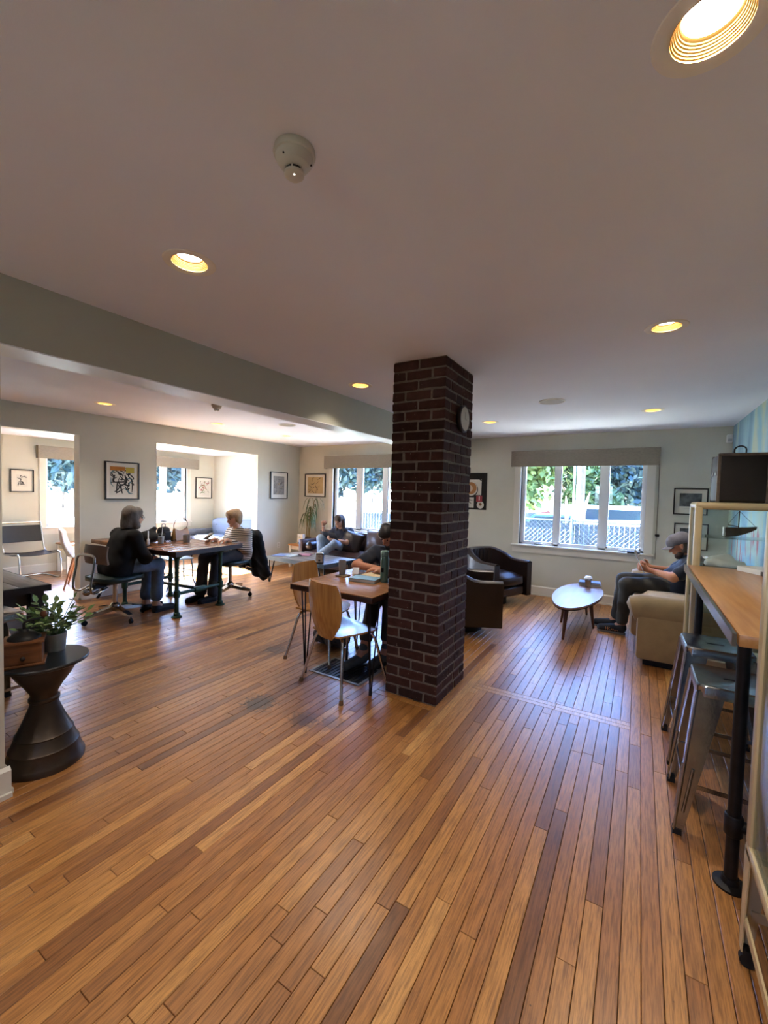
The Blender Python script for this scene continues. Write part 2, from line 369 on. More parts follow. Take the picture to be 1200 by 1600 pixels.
def mural_material():
    m, nt, b = nodes_of('mural_paint'); L = nt.links.new; ge = N(nt, 'ShaderNodeNewGeometry')
    mp = N(nt, 'ShaderNodeMapping'); mp.inputs['Scale'].default_value = (1, 1, .35); L(ge.outputs['Position'], mp.inputs[0])
    n = N(nt, 'ShaderNodeTexNoise'); n.inputs['Scale'].default_value = 2.4; n.inputs['Detail'].default_value = 6; n.inputs['Distortion'].default_value = .6; L(mp.outputs[0], n.inputs[0])
    c = ramp(nt, n.outputs[0], [(.3, '#64869c'), (.42, '#7f9fae'), (.52, '#94b3b6'), (.6, '#b0b79c'), (.7, '#7aa6b4')])
    sx = N(nt, 'ShaderNodeSeparateXYZ'); L(ge.outputs['Position'], sx.inputs[0])
    m2 = N(nt, 'ShaderNodeMapping'); m2.inputs['Scale'].default_value = (1, 9, 1.2); L(ge.outputs['Position'], m2.inputs[0])
    n2 = N(nt, 'ShaderNodeTexNoise'); n2.inputs['Scale'].default_value = 1.6; n2.inputs['Detail'].default_value = 4; L(m2.outputs[0], n2.inputs[0])
    mr = N(nt, 'ShaderNodeMapRange'); mr.inputs[1].default_value = 1.55; mr.inputs[2].default_value = 1.2; L(sx.outputs['Z'], mr.inputs[0])
    s = N(nt, 'ShaderNodeMath', operation='MULTIPLY'); L(n2.outputs[0], s.inputs[0]); L(mr.outputs[0], s.inputs[1])
    t = N(nt, 'ShaderNodeMapRange'); t.inputs[1].default_value = .56; t.inputs[2].default_value = .6; L(s.outputs[0], t.inputs[0])
    mx = N(nt, 'ShaderNodeMix', data_type='RGBA'); L(t.outputs[0], mx.inputs[0]); L(c, mx.inputs[6]); mx.inputs[7].default_value = lin('#b2434c'); L(mx.outputs[2], b.inputs['Base Color'])
    b.inputs['Roughness'].default_value = .6; return m
struct('wall_right', MB().b2((XR, YF-.1, -.1), (XR+.15, YB+.16, HC+.05)), mural_material(), label='blue-green painted mural wall')

# ---- baseboards
def baseboard(name, pts, side=1):
    """runs along consecutive points, proud of the wall on the given side"""
    mb = MB()
    for (a, b) in pts:
        a, b = Vector((*a, 0)), Vector((*b, 0)); d = (b-a); ln = d.length; ang = math.atan2(d.y, d.x); T = TR(*a) @ RZ(ang)
        mb.b2((0, 0, 0), (ln, side*.018, .125) if side > 0 else (ln, 0, .125), T) if side > 0 else mb.b2((0, -.018, 0), (ln, 0, .125), T)
        mb.add([(0, 0, .125), (ln, 0, .125), (ln, side*.018, .125), (0, side*.018, .125), (0, 0, .14), (ln, 0, .14)], [(0, 1, 5, 4), (3, 4, 5, 2), (0, 4, 3), (1, 2, 5)], T)
        mb.b2((0, min(0, side*.032), 0), (ln, max(0, side*.032), .022), T)
    return struct(name, mb, trimm)
baseboard('baseboard_back', [((XR, YB), (XL, YB))])
baseboard('baseboard_left', [((XL, YB), (XL, 5.54)), ((XL, 3.6), (XL, 2.6)), ((XL, 1.15), (XL, YF)), ((XL, 2.6), (XL-.14, 2.6)), ((XL-.14, 3.6), (XL, 3.6))], 1)
baseboard('baseboard_right', [((XR, YF), (XR, YB))])
baseboard('baseboard_porch', [((XL-.14, 6.45), (XE, 6.45)), ((XE, 6.45), (XE, .75))])
baseboard('baseboard_stub', [((-2.5, YF), (-2.5, .74+.018)), ((-2.5, .74), (-2.72, .74))], -1)
# white jamb lining of the wall openings
jm = MB()
for (y0, y1, zt) in ((1.15, 2.6, 2.13), (3.6, 5.54, 2.15)):
    jm.b2((XL-.146, y1, .14), (XL+.004, y1+.004, zt)); jm.b2((XL-.146, y1-.003, .14), (XL+.004, y1, zt)); jm.b2((XL-.146, y0, .14), (XL+.004, y0+.003, zt)); jm.b2((XL-.146, y0, zt-.003), (XL+.004, y1, zt))
struct('trim_2', jm, trimm, label='white lining of the wall openings')

# ---- windows (local frame: u along wall, v outwards from the room, z up)
sashm = mat('window_vinyl', '#e4e8ec', .4); handlem = mat('crank_metal', '#b9b9b5', .35, .8)
def window(name, T, u0, u1, z0, z1, panes, label, flip=False):
    w = bpy.data.objects.new(name, None); COL.objects.link(w); w.matrix_world = T; tag(w, label, kind='structure')
    c = MB(); cw = .095
    c.b2((u0-cw, -.02, z0), (u0, 0, z1)); c.b2((u1, -.02, z0), (u1+cw, 0, z1)); c.b2((u0-cw, -.02, z1), (u1+cw, 0, z1+cw))
    c.b2((u0-.004, 0, z0), (u0, .12, z1)); c.b2((u1, 0, z0), (u1+.004, .12, z1)); c.b2((u0, 0, z1-.004), (u1, .12, z1))
    c.build('window_casing', trimm, w, smooth=False)
    s = MB(); s.rbox(((u0+u1)/2, .03, z0-.012), (u1-u0+2*cw+.04, .16, .026), .008); s.build('window_sill', trimm, w)
    MB().b2((u0-cw, -.018, z0-.12), (u1+cw, 0, z0-.024)).build('window_apron', trimm, w, smooth=False)
    fr = MB(); fr.b2((u0, .05, z0), (u1, .11, z0+.028)); fr.b2((u0, .05, z1-.028), (u1, .11, z1))
    e = [u0]+[x for p in panes for x in p]+[u1]
    for i in range(0, len(e), 2): fr.b2((e[i], .05, z0), (e[i+1], .11, z1))
    fr.build('window_frame', sashm, w, smooth=False)
    for i, (a, b) in enumerate(panes):
        sa = MB(); t = .02
        sa.b2((a, .06, z0+.028), (a+t, .1, z1-.028)); sa.b2((b-t, .06, z0+.028), (b, .1, z1-.028)); sa.b2((a, .06, z0+.028), (b, .1, z0+.028+t)); sa.b2((a, .06, z1-.028-t), (b, .1, z1-.028))
        sh = sa.build('sash', sashm, w, smooth=False)
        MB().b2((a+t, .078, z0+.04), (b-t, .083, z1-.04)).build('pane', glassm, sh, smooth=False)
        if i != 1 or len(panes) == 4:
            h = MB(); m_ = (a+b)/2; h.rbox((m_, .03, z0+.016), (.09, .03, .022), .006); h.tube([(m_, .02, z0+.024), (m_+.03, 0, z0+.03), (m_+.075, -.005, z0+.02)], .006, 6); h.ball((m_+.08, -.005, z0+.02), .009, 8)
            h.build('crank_handle', handlem, w)
    po = bpy.data.lights.new('window_portal', 'AREA'); po.shape = 'RECTANGLE'; po.size = u1-u0; po.size_y = z1-z0; po.cycles.is_portal = True
    poo = bpy.data.objects.new('window_portal', po); COL.objects.link(poo)
    # portal faces the room (-v)
    poo.matrix_world = T @ TR((u0+u1)/2, .14, (z0+z1)/2) @ Matrix.Rotation(-PI/2, 4, 'X')
    return w
T_back = TR(0, YB, 0)
window('window_1', T_back, -1.585, .065, WZ0, WZ1, [(-1.545, -1.09), (-1.03, -.485), (-.40, .03)], 'three-pane window over the leather barrel chairs')
window('window_2', T_back, -5.25, -3.5, WZ0, WZ1, [(-5.215, -4.71), (-4.60, -4.11), (-4.02, -3.53)], 'three-pane window above the brown leather sofa')
T_porch = TR(XE, 0, 0) @ RZ(PI/2)   # u=+Y, v=-X
window('window_3', T_porch, 3.14, 5.74, WZ0, 1.99, [(3.17, 3.78), (3.88, 4.5), (4.6, 5.2), (5.3, 5.71)], 'wide porch window facing the lawn')
window('fill_window', TR(0, YF, 0) @ RZ(PI), .75, 1.4, 1.3, 2.0, [(.79, 1.36)], 'small single-pane window added in the front wall for fill light')  # unseen window, added to bring cool fill daylight to the near ceiling
valm = mat('valance_linen', '#8d8577', .9, var=.12, vscale=30, bump=.15, bscale=300, stretch=(1, 1, 4))
def valance(T, u0, u1, z0, z1, label):
    t = thing('window_valance', label, 'valance'); t.matrix_world = T; d = .11
    b = MB(); b.b2((u0, -d, z0), (u1, -d+.012, z1)); b.b2((u0, -d+.012, z0), (u0+.012, -.022, z1)); b.b2((u1-.012, -d+.012, z0), (u1, -.022, z1)); b.b2((u0+.012, -d+.012, z1-.012), (u1-.012, -.022, z1))
    b.build('cornice_board', valm, t, smooth=False)
    b = MB(); b.cyl((u0+.05, -.055, z0+.06), (u1-.05, -.055, z0+.06), .024, seg=12); b.build('shade_roll', mat('shade_cloth', '#b9b4a8', .9), t)
valance(T_back, -1.72, .20, 1.945, 2.18, 'grey-brown linen valance above the window by the barrel chairs')
valance(T_back, -5.41, -3.34, 1.955, 2.20, 'tan linen valance above the window behind the leather sofa')
valance(T_porch, 3.0, 5.98, 1.925, 2.14, 'tan linen valance above the porch window')

# ---- brick column
def brick_mesh(name, lx, seed, m):
    r_ = random.Random(seed); bm = bmesh.new(); bmesh.ops.create_cube(bm, size=1)
    for v in bm.verts: v.co = Vector((v.co.x*lx, v.co.y*.095, v.co.z*.0585))
    bmesh.ops.bevel(bm, geom=bm.edges[:], offset=.0045, segments=1, affect='EDGES')
    for v in bm.verts: v.co += Vector((r_.uniform(-1, 1), r_.uniform(-1, 1), r_.uniform(-1, 1)))*.0022
    me = bpy.data.meshes.new(name); bm.to_mesh(me); bm.free(); me.materials.append(m); return me
def brick_material():
    m, nt, b = nodes_of('old_brick'); L = nt.links.new; oi = N(nt, 'ShaderNodeObjectInfo'); tc = N(nt, 'ShaderNodeTexCoord')
    n = N(nt, 'ShaderNodeTexNoise'); n.inputs['Scale'].default_value = 22; n.inputs['Detail'].default_value = 6
    ge = N(nt, 'ShaderNodeNewGeometry'); L(ge.outputs['Position'], n.inputs[0])
    c = ramp(nt, oi.outputs['Random'], [(0, '#33211d'), (.35, '#442a24'), (.7, '#4e2f27'), (1, '#402c29')])
    g = ramp(nt, n.outputs[0], [(.3, (.55, .5, .5, 1)), (.7, (1.1, 1.1, 1.1, 1))])
    mx = N(nt, 'ShaderNodeMix', data_type='RGBA', blend_type='MULTIPLY'); mx.inputs[0].default_value = .8; L(c, mx.inputs[6]); L(g, mx.inputs[7])
    n3 = N(nt, 'ShaderNodeTexNoise'); n3.inputs['Scale'].default_value = 60; n3.inputs['Detail'].default_value = 3; L(ge.outputs['Position'], n3.inputs[0])
    sp = N(nt, 'ShaderNodeMapRange'); sp.inputs[1].default_value = .69; sp.inputs[2].default_value = .74; sp.inputs[4].default_value = .6; L(n3.outputs[0], sp.inputs[0])
    m2 = N(nt, 'ShaderNodeMix', data_type='RGBA'); L(sp.outputs[0], m2.inputs[0]); L(mx.outputs[2], m2.inputs[6]); m2.inputs[7].default_value = lin('#a89c92'); L(m2.outputs[2], b.inputs['Base Color'])
    b.inputs['Roughness'].default_value = .85; b.inputs['Specular IOR Level'].default_value = .25
    bp = N(nt, 'ShaderNodeBump'); bp.inputs['Strength'].default_value = .5; bp.inputs['Distance'].default_value = .006; L(n.outputs[0], bp.inputs['Height']); L(bp.outputs[0], b.inputs['Normal']); return m
def build_column():
    x0, x1, y0, y1 = -1.567, -1.155, 2.664, 3.201; bm_ = brick_material(); NC = 34; ch = HC/NC
    core = MB(); core.b2((x0+.005, y0+.005, 0), (x1-.005, y1-.005, HC))
    col = struct('brick_column', core, mat('mortar', '#776d63', .95, var=.25, vscale=30, bump=.6, bscale=120), label='square dark red brick column standing in the middle of the room')
    full = [brick_mesh('brick', .1995, s, bm_) for s in range(5)]; mid = [brick_mesh('brick', .192, 20+s, bm_) for s in range(3)]
    sl = [brick_mesh('brick', .111, 40+s, bm_) for s in range(3)]
    R_ = random.Random(3)
    def put(ms, x, y, z, a):
        o = link('brick', R_.choice(ms), col, (x+R_.uniform(-.0025, .0025), y+R_.uniform(-.0025, .0025), z+R_.uniform(-.0015, .0015)), a + R_.choice((0, PI)) + R_.uniform(-.006, .006))
    j = .013
    for k in range(NC):
        z = ch*(k+.5)
        if k % 2:
            for y in (y0+.0475, y1-.0475):
                put(full, x0+.0998, y, z, 0); put(full, x1-.0998, y, z, 0)
            for x in (x0+.0475, x1-.0475):
                a = y0+.095+j
                put(full, x, a+.0998, z, PI/2); put(sl, x, y1-.095-j-.0555, z, PI/2)
        else:
            for i, x in enumerate((x0+.0475, x1-.0475)):
                a = y0
                put(full, x, a+.0998, z, PI/2); put(sl, x, a+.2+j+.0555, z, PI/2); put(full, x, y1-.0998, z, PI/2)
            for y in (y0+.0475, y1-.0475): put(mid, (x0+x1)/2, y, z, 0)
build_column()

# ---- recessed lamps
goldm = mat('lamp_reflector_gold', '#d2a860', .4, .7); ringm = mat('lamp_ring', '#ebe7de', .5); bulbm = mat('lamp_glow', (1, .92, .76, 1), .5, emit=14)
LAMP_LABEL = ['recessed ceiling lamp above the metal stools and near glass cabinet', 'recessed ceiling lamp beside the large smoke detector', 'recessed ceiling lamp above the wooden counter', 'recessed ceiling lamp between beam and brick column',
              'recessed ceiling lamp above the oval coffee table by the window', 'recessed ceiling lamp above the leather barrel chairs', 'recessed ceiling lamp above the woman in black cardigan', 'recessed ceiling lamp beyond the beam above the pipe-leg table', 'recessed ceiling lamp above the low coffee table by the sofa', 'unseen recessed lamp added as fill over the front wall corner beside the mural wall', 'unseen recessed lamp added as fill over the added front window beside the wall stub']
def lamp(x, y, label):
    t = thing('ceiling_lamp', label, 'lamp', (x, y, HC), 0, 'recessed ceiling lamps')
    MB().lathe([(LR-.002, .0), (LR+.012, -.006), (LR+.03, -.003), (LR+.032, 0)], seg=32, caps=False).build('trim_ring', ringm, t)
    c = MB(); pr = [(LR-.002, -.002)]
    for i in range(6): pr += [(LR-.002-.003*i, .0045*i+.002), (LR-.0045-.003*i, .0045*i+.0035)]
    c.lathe(pr+[(.05, .030)], seg=32, caps=False); c.build('reflector', goldm, t, fix=False)
    MB().lathe([(.051, .030), (.0001, .031)], seg=24).build('bulb_face', bulbm, t)
    l = bpy.data.lights.new('lamp_light', 'AREA'); l.shape = 'DISK'; l.size = .096; l.energy = LAMP_W; l.color = (1, .87, .72); l.spread = math.radians(112)
    o = bpy.data.objects.new('lamp_light', l); COL.objects.link(o); o.parent = t; o.location = (0, 0, .028)
for (x, y), lb in zip(LIGHTS, LAMP_LABEL): lamp(x, y, lb)

# ---- outdoors, as far as the windows show it
GZ = -.55
gm, nt, b = nodes_of('ground_sand_lawn'); ge = N(nt, 'ShaderNodeNewGeometry'); n = N(nt, 'ShaderNodeTexNoise'); n.inputs['Scale'].default_value = .16; n.inputs['Detail'].default_value = 4
nt.links.new(ge.outputs['Position'], n.inputs[0]); nt.links.new(ramp(nt, n.outputs[0], [(.35, '#74855c'), (.48, '#b3a88f'), (.6, '#bfb49c')]), b.inputs['Base Color']); b.inputs['Roughness'].default_value = .9
gr = MB()
gr.b2((-90, -60, GZ-.3), (60, 110, GZ)); struct('ground', gr, gm)
# ============================================================ furniture (local frame of every seat: front = +Y, origin on the floor)
chrome = mat('chrome', '#cfd2d6', .12, 1, var=.05, vscale=30); steel = mat('brushed_steel', '#a3a7ab', .22, 1, var=.18, vscale=14, bump=.05, bscale=90)
blackm = mat('black_steel', '#17171a', .45, .6, var=.1); rubber = mat('black_rubber', '#0f0f10', .7); greenm = mat('green_pipe_paint', '#2c4a38', .45, .3, var=.25, vscale=20, bump=.08)
leather = mat('brown_leather', '#4a332a', .38, var=.25, vscale=5, bump=.18, bscale=140, coat=.1)
leatherdk = mat('dark_leather', '#241814', .32, var=.3, vscale=5, bump=.15, bscale=120, coat=.15)
def woodmat(name, a, b, rough=.35, s=(18, 2, 18), coat=0):
    return mat(name, a, rough, var=.1, vscale=2.2, col2=b, bump=.05, bscale=30, stretch=s, coat=coat)
oak_top = woodmat('table_oak', '#a5754c', '#855832', .25, (3, 22, 22)); ply = woodmat('bent_ply', '#b98647', '#9c6b36', .25, (20, 20, 1.5), .2)
maple = woodmat('maple_counter', '#b98a55', '#a4733f', .28, (20, 1.5, 20)); walnut = woodmat('walnut', '#5a3220', '#40220f', .35, (16, 16, 2))
greywood = woodmat('weathered_wood', '#7d776f', '#5d574f', .4, (2, 18, 18)); darkedge = woodmat('dark_edge', '#3a1f14', '#27130b', .4, (3, 20, 20))
whitepaint = mat('white_paint', '#d8d6cd', .5, var=.03); honey = woodmat('honey_pine', '#b87f45', '#a06a34', .4, (2, 18, 18))
creampaint = mat('cream_enamel', '#cbb98f', .32, .0, var=.08, vscale=6, bump=.04, bscale=40, coat=.3)
glassc = glass_mat('cabinet_glass', (.93, .97, .97, 1), .08)

def rsq(h, r, n=8):   # rounded square outline
    out = []
    for (sx, sy, a0) in ((1, 1, 0), (-1, 1, PI/2), (-1, -1, PI), (1, -1, 1.5*PI)):
        for i in range(n): a = a0+PI/2*i/(n-1); out.append((sx*(h-r)+r*math.cos(a), sy*(h-r)+r*math.sin(a)))
    return out
# ---- steel stools with slotted seats
def stool(label, loc, rz=0):
    t = thing('bar_stool', label, 'stool', loc, rz, 'steel bar stools'); SH = .665
    o = rsq(.155, .035); inn = [(.046*math.copysign(abs(math.cos(math.atan2(y, x)))**.5, x), .015*math.copysign(abs(math.sin(math.atan2(y, x)))**.5, y)) for x, y in o]; n = len(o)
    s = MB(); rings = [[(x, y, SH-.05) for x, y in o], [(x, y, SH-.008) for x, y in o], [(x*.96, y*.96, SH) for x, y in o], [(x*.8, y*.8, SH-.004) for x, y in o], [(x, y, SH-.005) for x, y in inn], [(x, y, SH-.02) for x, y in inn]]
    s.add([p for r in rings for p in r], [(i*n+k, i*n+(k+1) % n, (i+1)*n+(k+1) % n, (i+1)*n+k) for i in range(5) for k in range(n)])
    s.build('seat', steel, t, fix=False)
    for sx in (-1, 1):
        for sy in (-1, 1):
            l = MB(); a = Vector((sx*.152, sy*.152, SH-.03)); b = Vector((sx*.215, sy*.215, .018)); w0, w1, th = .1, .034, .005
            for ax in (0, 1):
                d0 = Vector((-sx*w0, 0, 0)) if ax == 0 else Vector((0, -sy*w0, 0)); d1 = d0*w1/w0; q = Vector((0, -sy*th, 0)) if ax == 0 else Vector((-sx*th, 0, 0))
                P = [a, a+d0, b+d1, b]; l.add(P+[p+q for p in P], [(0, 1, 2, 3), (7, 6, 5, 4), (0, 4, 5, 1), (1, 5, 6, 2), (2, 6, 7, 3), (3, 7, 4, 0)])
                m0 = a.lerp(b, .55)+d0.lerp(d1, .55)*.5-q*.6; m1 = a.lerp(b, .86)+d0.lerp(d1, .86)*.5-q*.6; l.tube([m0, m1], .006, 8)
            l.cyl(a, b, .006, seg=8); lg = l.build('leg', steel, t)
            MB().box((sx*.203, sy*.203, .012), (.034, .034, .024)).build('foot_cap', rubber, lg)
    br = MB(); k = .2+.0
    for s_ in (-1, 1):
        for z, e in ((.2, .19),): br.box((s_*e*.98, 0, z), (.005, .36, .018)); br.box((0, s_*e*.98, z+.02), (.36, .005, .018))
    br.build('brace', steel, t)
    return t
stool('steel bar stool standing beside the pipe leg of the counter', (.405, 2.455, 0))
stool('steel bar stool at the counter end by the cream sofa', (.405, 3.035, 0), .03)
stool('steel bar stool tucked at the black-edged table behind the plant', (-3.475, .93, 0), .1)

# ---- bent-plywood chairs
def ply_chair(label, loc, rz):
    t = thing('plywood_chair', label, 'chair', loc, rz, 'plywood chairs at the hairpin table')
    def hw(h): 
        k = [(0, .085), (.12, .125), (.3, .178), (.55, .203), (.8, .2), (.96, .183), (1, .168)]
        for (a, x), (b, y) in zip(k, k[1:]):
            if h <= b: return x+(y-x)*(h-a)/(b-a)
        return .168
    def back(u, v): w = hw(v)*(2*u-1); return (w, -.2-.065*v+.055*(w/.2)**2 - .02*math.sin(PI*v), .40+.42*v)
    MB().grid(back, 12, 14, .012).build('backrest', ply, t)
    def seat(u, v):
        y = -.19+.40*v; w = (.16+.05*math.sin(min(1, v*1.4)*PI/2))*(1 if v < .8 else math.sqrt(max(.0, 1-((v-.8)/.2*.86)**2)))
        x = w*(2*u-1); return (x, y, .448-.014*math.cos(x/.2*PI/2)-.012*max(0, (v-.75)/.25)**2+.0*y)
    MB().grid(seat, 12, 14, .012).build('seat', ply, t)
    for sx in (-1, 1):
        for sy in (-1, 1):
            p = spline([(sx*.05, sy*.10, .402), (sx*.12, sy*.13, .405), (sx*.165, sy*.155, .37), (sx*.205, sy*.19, .2), (sx*.25, sy*.225, .02)], 6)
            l = MB(); l.tube(p, .0115, 10); lg = l.build('leg', chrome, t); MB().cyl((sx*.25, sy*.225, .03), (sx*.253, sy*.228, 0), .014, .017, 12).build('glide', mat('glide_brown', '#6a5038', .6), lg)
    MB().box((0, 0, .413), (.12, .2, .018)).build('seat_mount', blackm, t)
    return t
ply_chair('honey plywood chair with chrome legs standing over the floor vent', (-1.90, 2.60, 0), -.26)
ply_chair('greyish plywood chair with its back to the low coffee table', (-2.42, 2.97, 0), -1.45)
ply_chair('plywood chair under the man at the hairpin table', (-2.08, 3.74, 0), PI-.05)

# ---- hairpin-leg table beside the column
def hairpin_table():
    t = thing('hairpin_table', 'small oak table on black hairpin legs against the brick column', 'table'); z = .74
    x0, x1, y0, y1 = -2.37, -1.585, 2.48, 3.40
    top = MB(); top.rbox(((x0+x1)/2, (y0+y1)/2, z-.004), (x1-x0, y1-y0, .008), .003); top.build('table_top', oak_top, t)
    e = MB(); e.rbox(((x0+x1)/2, (y0+y1)/2, z-.028), (x1-x0, y1-y0, .04), .004); e.build('edge_board', darkedge, t)
    for (x, y) in ((x0+.09, y0+.1), (x1-.04, y0+.07), (x0+.09, y1-.1), (x1-.06, y1-.1)):
        l = MB(); l.box((x, y, z-.051), (.1, .1, .006))
        for k in range(3): a = 2*PI*k/3+.4; l.tube([(x+.05*math.cos(a), y+.05*math.sin(a), z-.05), (x+.006*math.cos(a), y+.006*math.sin(a), .02)], .0055, 8)
        lg = l.build('hairpin_leg', blackm, t); MB().cyl((x, y, 0), (x, y, .045), .012, seg=10).build('foot_cap', rubber, lg)
hairpin_table()

# ---- pipe-leg communal table
PT = (-5.0, 3.25, .11)
def pipe_table():
    t = thing('pipe_table', 'wood plank table on green pipe legs between the two seated women', 'table', (PT[0], PT[1], 0), PT[2]); z = .765; w, d = 1.06, 1.0
    pm = woodmat('reclaimed_plank', '#8c5c3a', '#5c3620', .2, (22, 2.5, 22))
    for k in range(6): MB().rbox((-w/2+w/6*(k+.5), 0, z-.02), (w/6-.004, d, .04), .005).build('plank', pm, t)
    ed = MB(); 
    for s in (-1, 1): ed.box((s*(w/2+.006), 0, z-.03), (.012, d+.024, .055)); ed.box((0, s*(d/2+.006), z-.03), (w, .012, .055))
    ed.build('edge_band', darkedge, t)
    L = ((.47, -.44), (.47, .20), (-.45, -.44), (-.45, .20))
    for (x, y) in L:
        l = MB(); l.cyl((x, y, .012), (x, y, z-.07), .024, seg=14); l.lathe([(.075, z-.06), (.05, z-.075), (.03, z-.09), (.024, z-.13)], (x, y, 0), 16)
        l.lathe([(.024, .06), (.034, .05), (.036, .02), (.058, .012), (.058, 0)], (x, y, 0), 16); l.lathe([(.033, .23), (.035, .24), (.035, .3), (.033, .31)], (x, y, 0), 14)
        l.build('leg', greenm, t)
    s = MB(); s.cyl((.47, -.44, .27), (.47, .2, .27), .02, seg=12); s.lathe([(.03, -.08), (.034, -.07), (.034, .07), (.03, .08)], (0, 0, 0), 14, T=TR(.47, -.12, .27) @ Matrix.Rotation(PI/2, 4, 'X'))
    s.cyl((-.45, -.44, .27), (-.45, .2, .27), .02, seg=12); s.cyl((.47, -.12, .27), (-.45, -.12, .27), .02, seg=12); s.build('stretcher', greenm, t)
pipe_table()
def wall_table():
    t = thing('wall_table', 'wooden table with dark iron legs behind the woman in black cardigan', 'table', (-5.83, 3.05, 0)); z = .79
    MB().rbox((0, 0, z-.025), (.5, .72, .05), .008).build('table_top', oak_top, t)
    for sx in (-1, 1):
        for sy in (-1, 1):
            l = MB(); l.tube(spline([(sx*.1, sy*.22, z-.05), (sx*.14, sy*.25, .5), (sx*.13, sy*.25, .25), (sx*.2, sy*.28, .06), (sx*.22, sy*.3, .012)], 5), .017, 8); l.ball((sx*.22, sy*.3, .013), .013, 8); l.build('leg', blackm, t)
    b = MB(); b.tube([(-.14, -.25, .3), (.14, .25, .3)], .012, 8); b.tube([(.14, -.25, .3), (-.14, .25, .3)], .012, 8); b.build('brace', blackm, t)
wall_table()

# ---- vintage swivel chairs
alum = mat('polished_aluminium', '#b7b4ac', .25, 1, var=.12, vscale=10); seatgreen = mat('dark_green_vinyl', '#1e332d', .4, var=.15, bump=.06)
backpad = mat('taupe_vinyl', '#7b6a5e', .4, var=.15, vscale=6, bump=.05)
def swivel(label, loc, rz, base_rz):
    t = thing('swivel_chair', label, 'chair', loc, rz, 'vintage swivel chairs at the pipe table'); B = RZ(base_rz-rz)
    for k in range(4):
        a = PI/2*k; d = Vector((math.cos(a), math.sin(a), 0)); n = Vector((-d.y, d.x, 0)); l = MB(B)
        P0, P1 = d*.04+Vector((0, 0, .15)), d*.31+Vector((0, 0, .095)); w0, w1 = .032, .02
        vs = [P0+n*w0, P0-n*w0, P1-n*w1, P1+n*w1]; lo = [p-Vector((0, 0, .05 if i < 2 else .028)) for i, p in enumerate(vs)]
        l.add(vs+lo, [(0, 1, 2, 3), (7, 6, 5, 4), (0, 4, 5, 1), (1, 5, 6, 2), (2, 6, 7, 3), (3, 7, 4, 0)]); lg = l.build('base_leg', alum, t)
        c = MB(B); q = d*.31; c.cyl(q+Vector((0, 0, .07)), q+Vector((0, 0, .045)), .008, seg=8); c.cyl(q-n*.012+Vector((0, 0, .027)), q+n*.012+Vector((0, 0, .027)), .027, seg=14); c.build('caster', blackm, lg)
        c = MB(B); c.box((d.x*.24, d.y*.24, .108), (.12, .028, .004), RZ(0) if k % 2 == 0 else None) if False else c.add([P1+n*.021+Vector((0, 0, .004)), P1-n*.021+Vector((0, 0, .004)), d*.2-n*.025+Vector((0, 0, .124)), d*.2+n*.025+Vector((0, 0, .124)), P1+n*.021+Vector((0, 0, .001)), P1-n*.021+Vector((0, 0, .001)), d*.2-n*.025+Vector((0, 0, .116)), d*.2+n*.025+Vector((0, 0, .116))], [(0, 1, 2, 3), (7, 6, 5, 4), (0, 4, 5, 1), (1, 5, 6, 2), (2, 6, 7, 3), (3, 7, 4, 0)])
        c.build('tread_strip', rubber, lg)
    MB().lathe([(.045, .1), (.055, .12), (.055, .15), (.045, .175), (.03, .185), (.024, .19), (.024, .40), (.05, .41), (.06, .42)], seg=20).build('pedestal', alum, t)
    MB().box((0, -.02, .425), (.2, .26, .03)).box((0, -.18, .41), (.09, .12, .05)).build('tilt_plate', blackm, t)
    MB().rbox((0, .0, .475), (.44, .43, .07), .05, 1, puff=.025).build('seat', seatgreen, t)
    for s in (-1, 1):
        b = MB(); b.tube(spline([(s*.14, -.17, .40), (s*.15, -.30, .36), (s*.15, -.35, .42), (s*.15, -.32, .62), (s*.15, -.31, .70), (s*.12, -.30, .745), (0, -.295, .755)], 6), .016, 10, flat=.6); b.build('back_bracket', alum, t)
    MB().cyl((0, -.26, .36), (0, -.20, .38), .035, seg=12).ball((0, -.3, .36), .04).build('tension_knob', alum, t)
    def bk(u, v):
        x = .19*(2*u-1); return (x, -.27+.07*(x/.19)**2-.015*math.sin(PI*v), .66+.2*v-.015*(2*u-1)**4)
    MB().grid(bk, 12, 6, .035).build('backrest', backpad, t)
    return t
swivel('vintage aluminium swivel chair under the woman in black cardigan', (-4.97, 2.44, 0), .12, 1.6)
swivel('vintage swivel chair under the woman in the striped top', (-4.9, 3.93, 0), PI+.1, .35)

# ---- metal cafe chair with a pale blue seat behind the pipe table
def cafe_chair():
    t = thing('cafe_chair', 'metal cafe chair with pale blue seat on the far side of the pipe table', 'chair', (-5.83, 3.72, 0), -PI/2-.2)
    sm = mat('blue_grey_metal', '#8fa6b8', .35, .4, var=.1)
    MB().rbox((0, 0, .45), (.36, .36, .022), .01).build('seat', sm, t)
    for sx in (-1, 1):
        for sy in (-1, 1): MB().tube(spline([(sx*.15, sy*.15, .44), (sx*.165, sy*.16, .3), (sx*.17, sy*.17, .15), (sx*.22, sy*.22, .01)], 6), .011, 8).build('leg', sm, t)
    MB().tube(spline([(-.16, -.17, .44), (-.17, -.2, .6), (-.14, -.23, .76), (0, -.25, .82), (.14, -.23, .76), (.17, -.2, .6), (.16, -.17, .44)], 6), .011, 8).tube([(0, -.18, .45), (0, -.25, .81)], .009, 8).build('backrest', sm, t)
    b = MB(); b.tube([(-.168, -.165, .2), (.168, -.165, .2)], .007, 6); b.tube([(-.168, .165, .2), (.168, .165, .2)], .007, 6); b.tube([(-.168, -.165, .22), (-.168, .165, .22)], .007, 6); b.tube([(.168, -.165, .22), (.168, .165, .22)], .007, 6); b.build('stretcher', sm, t)
cafe_chair()

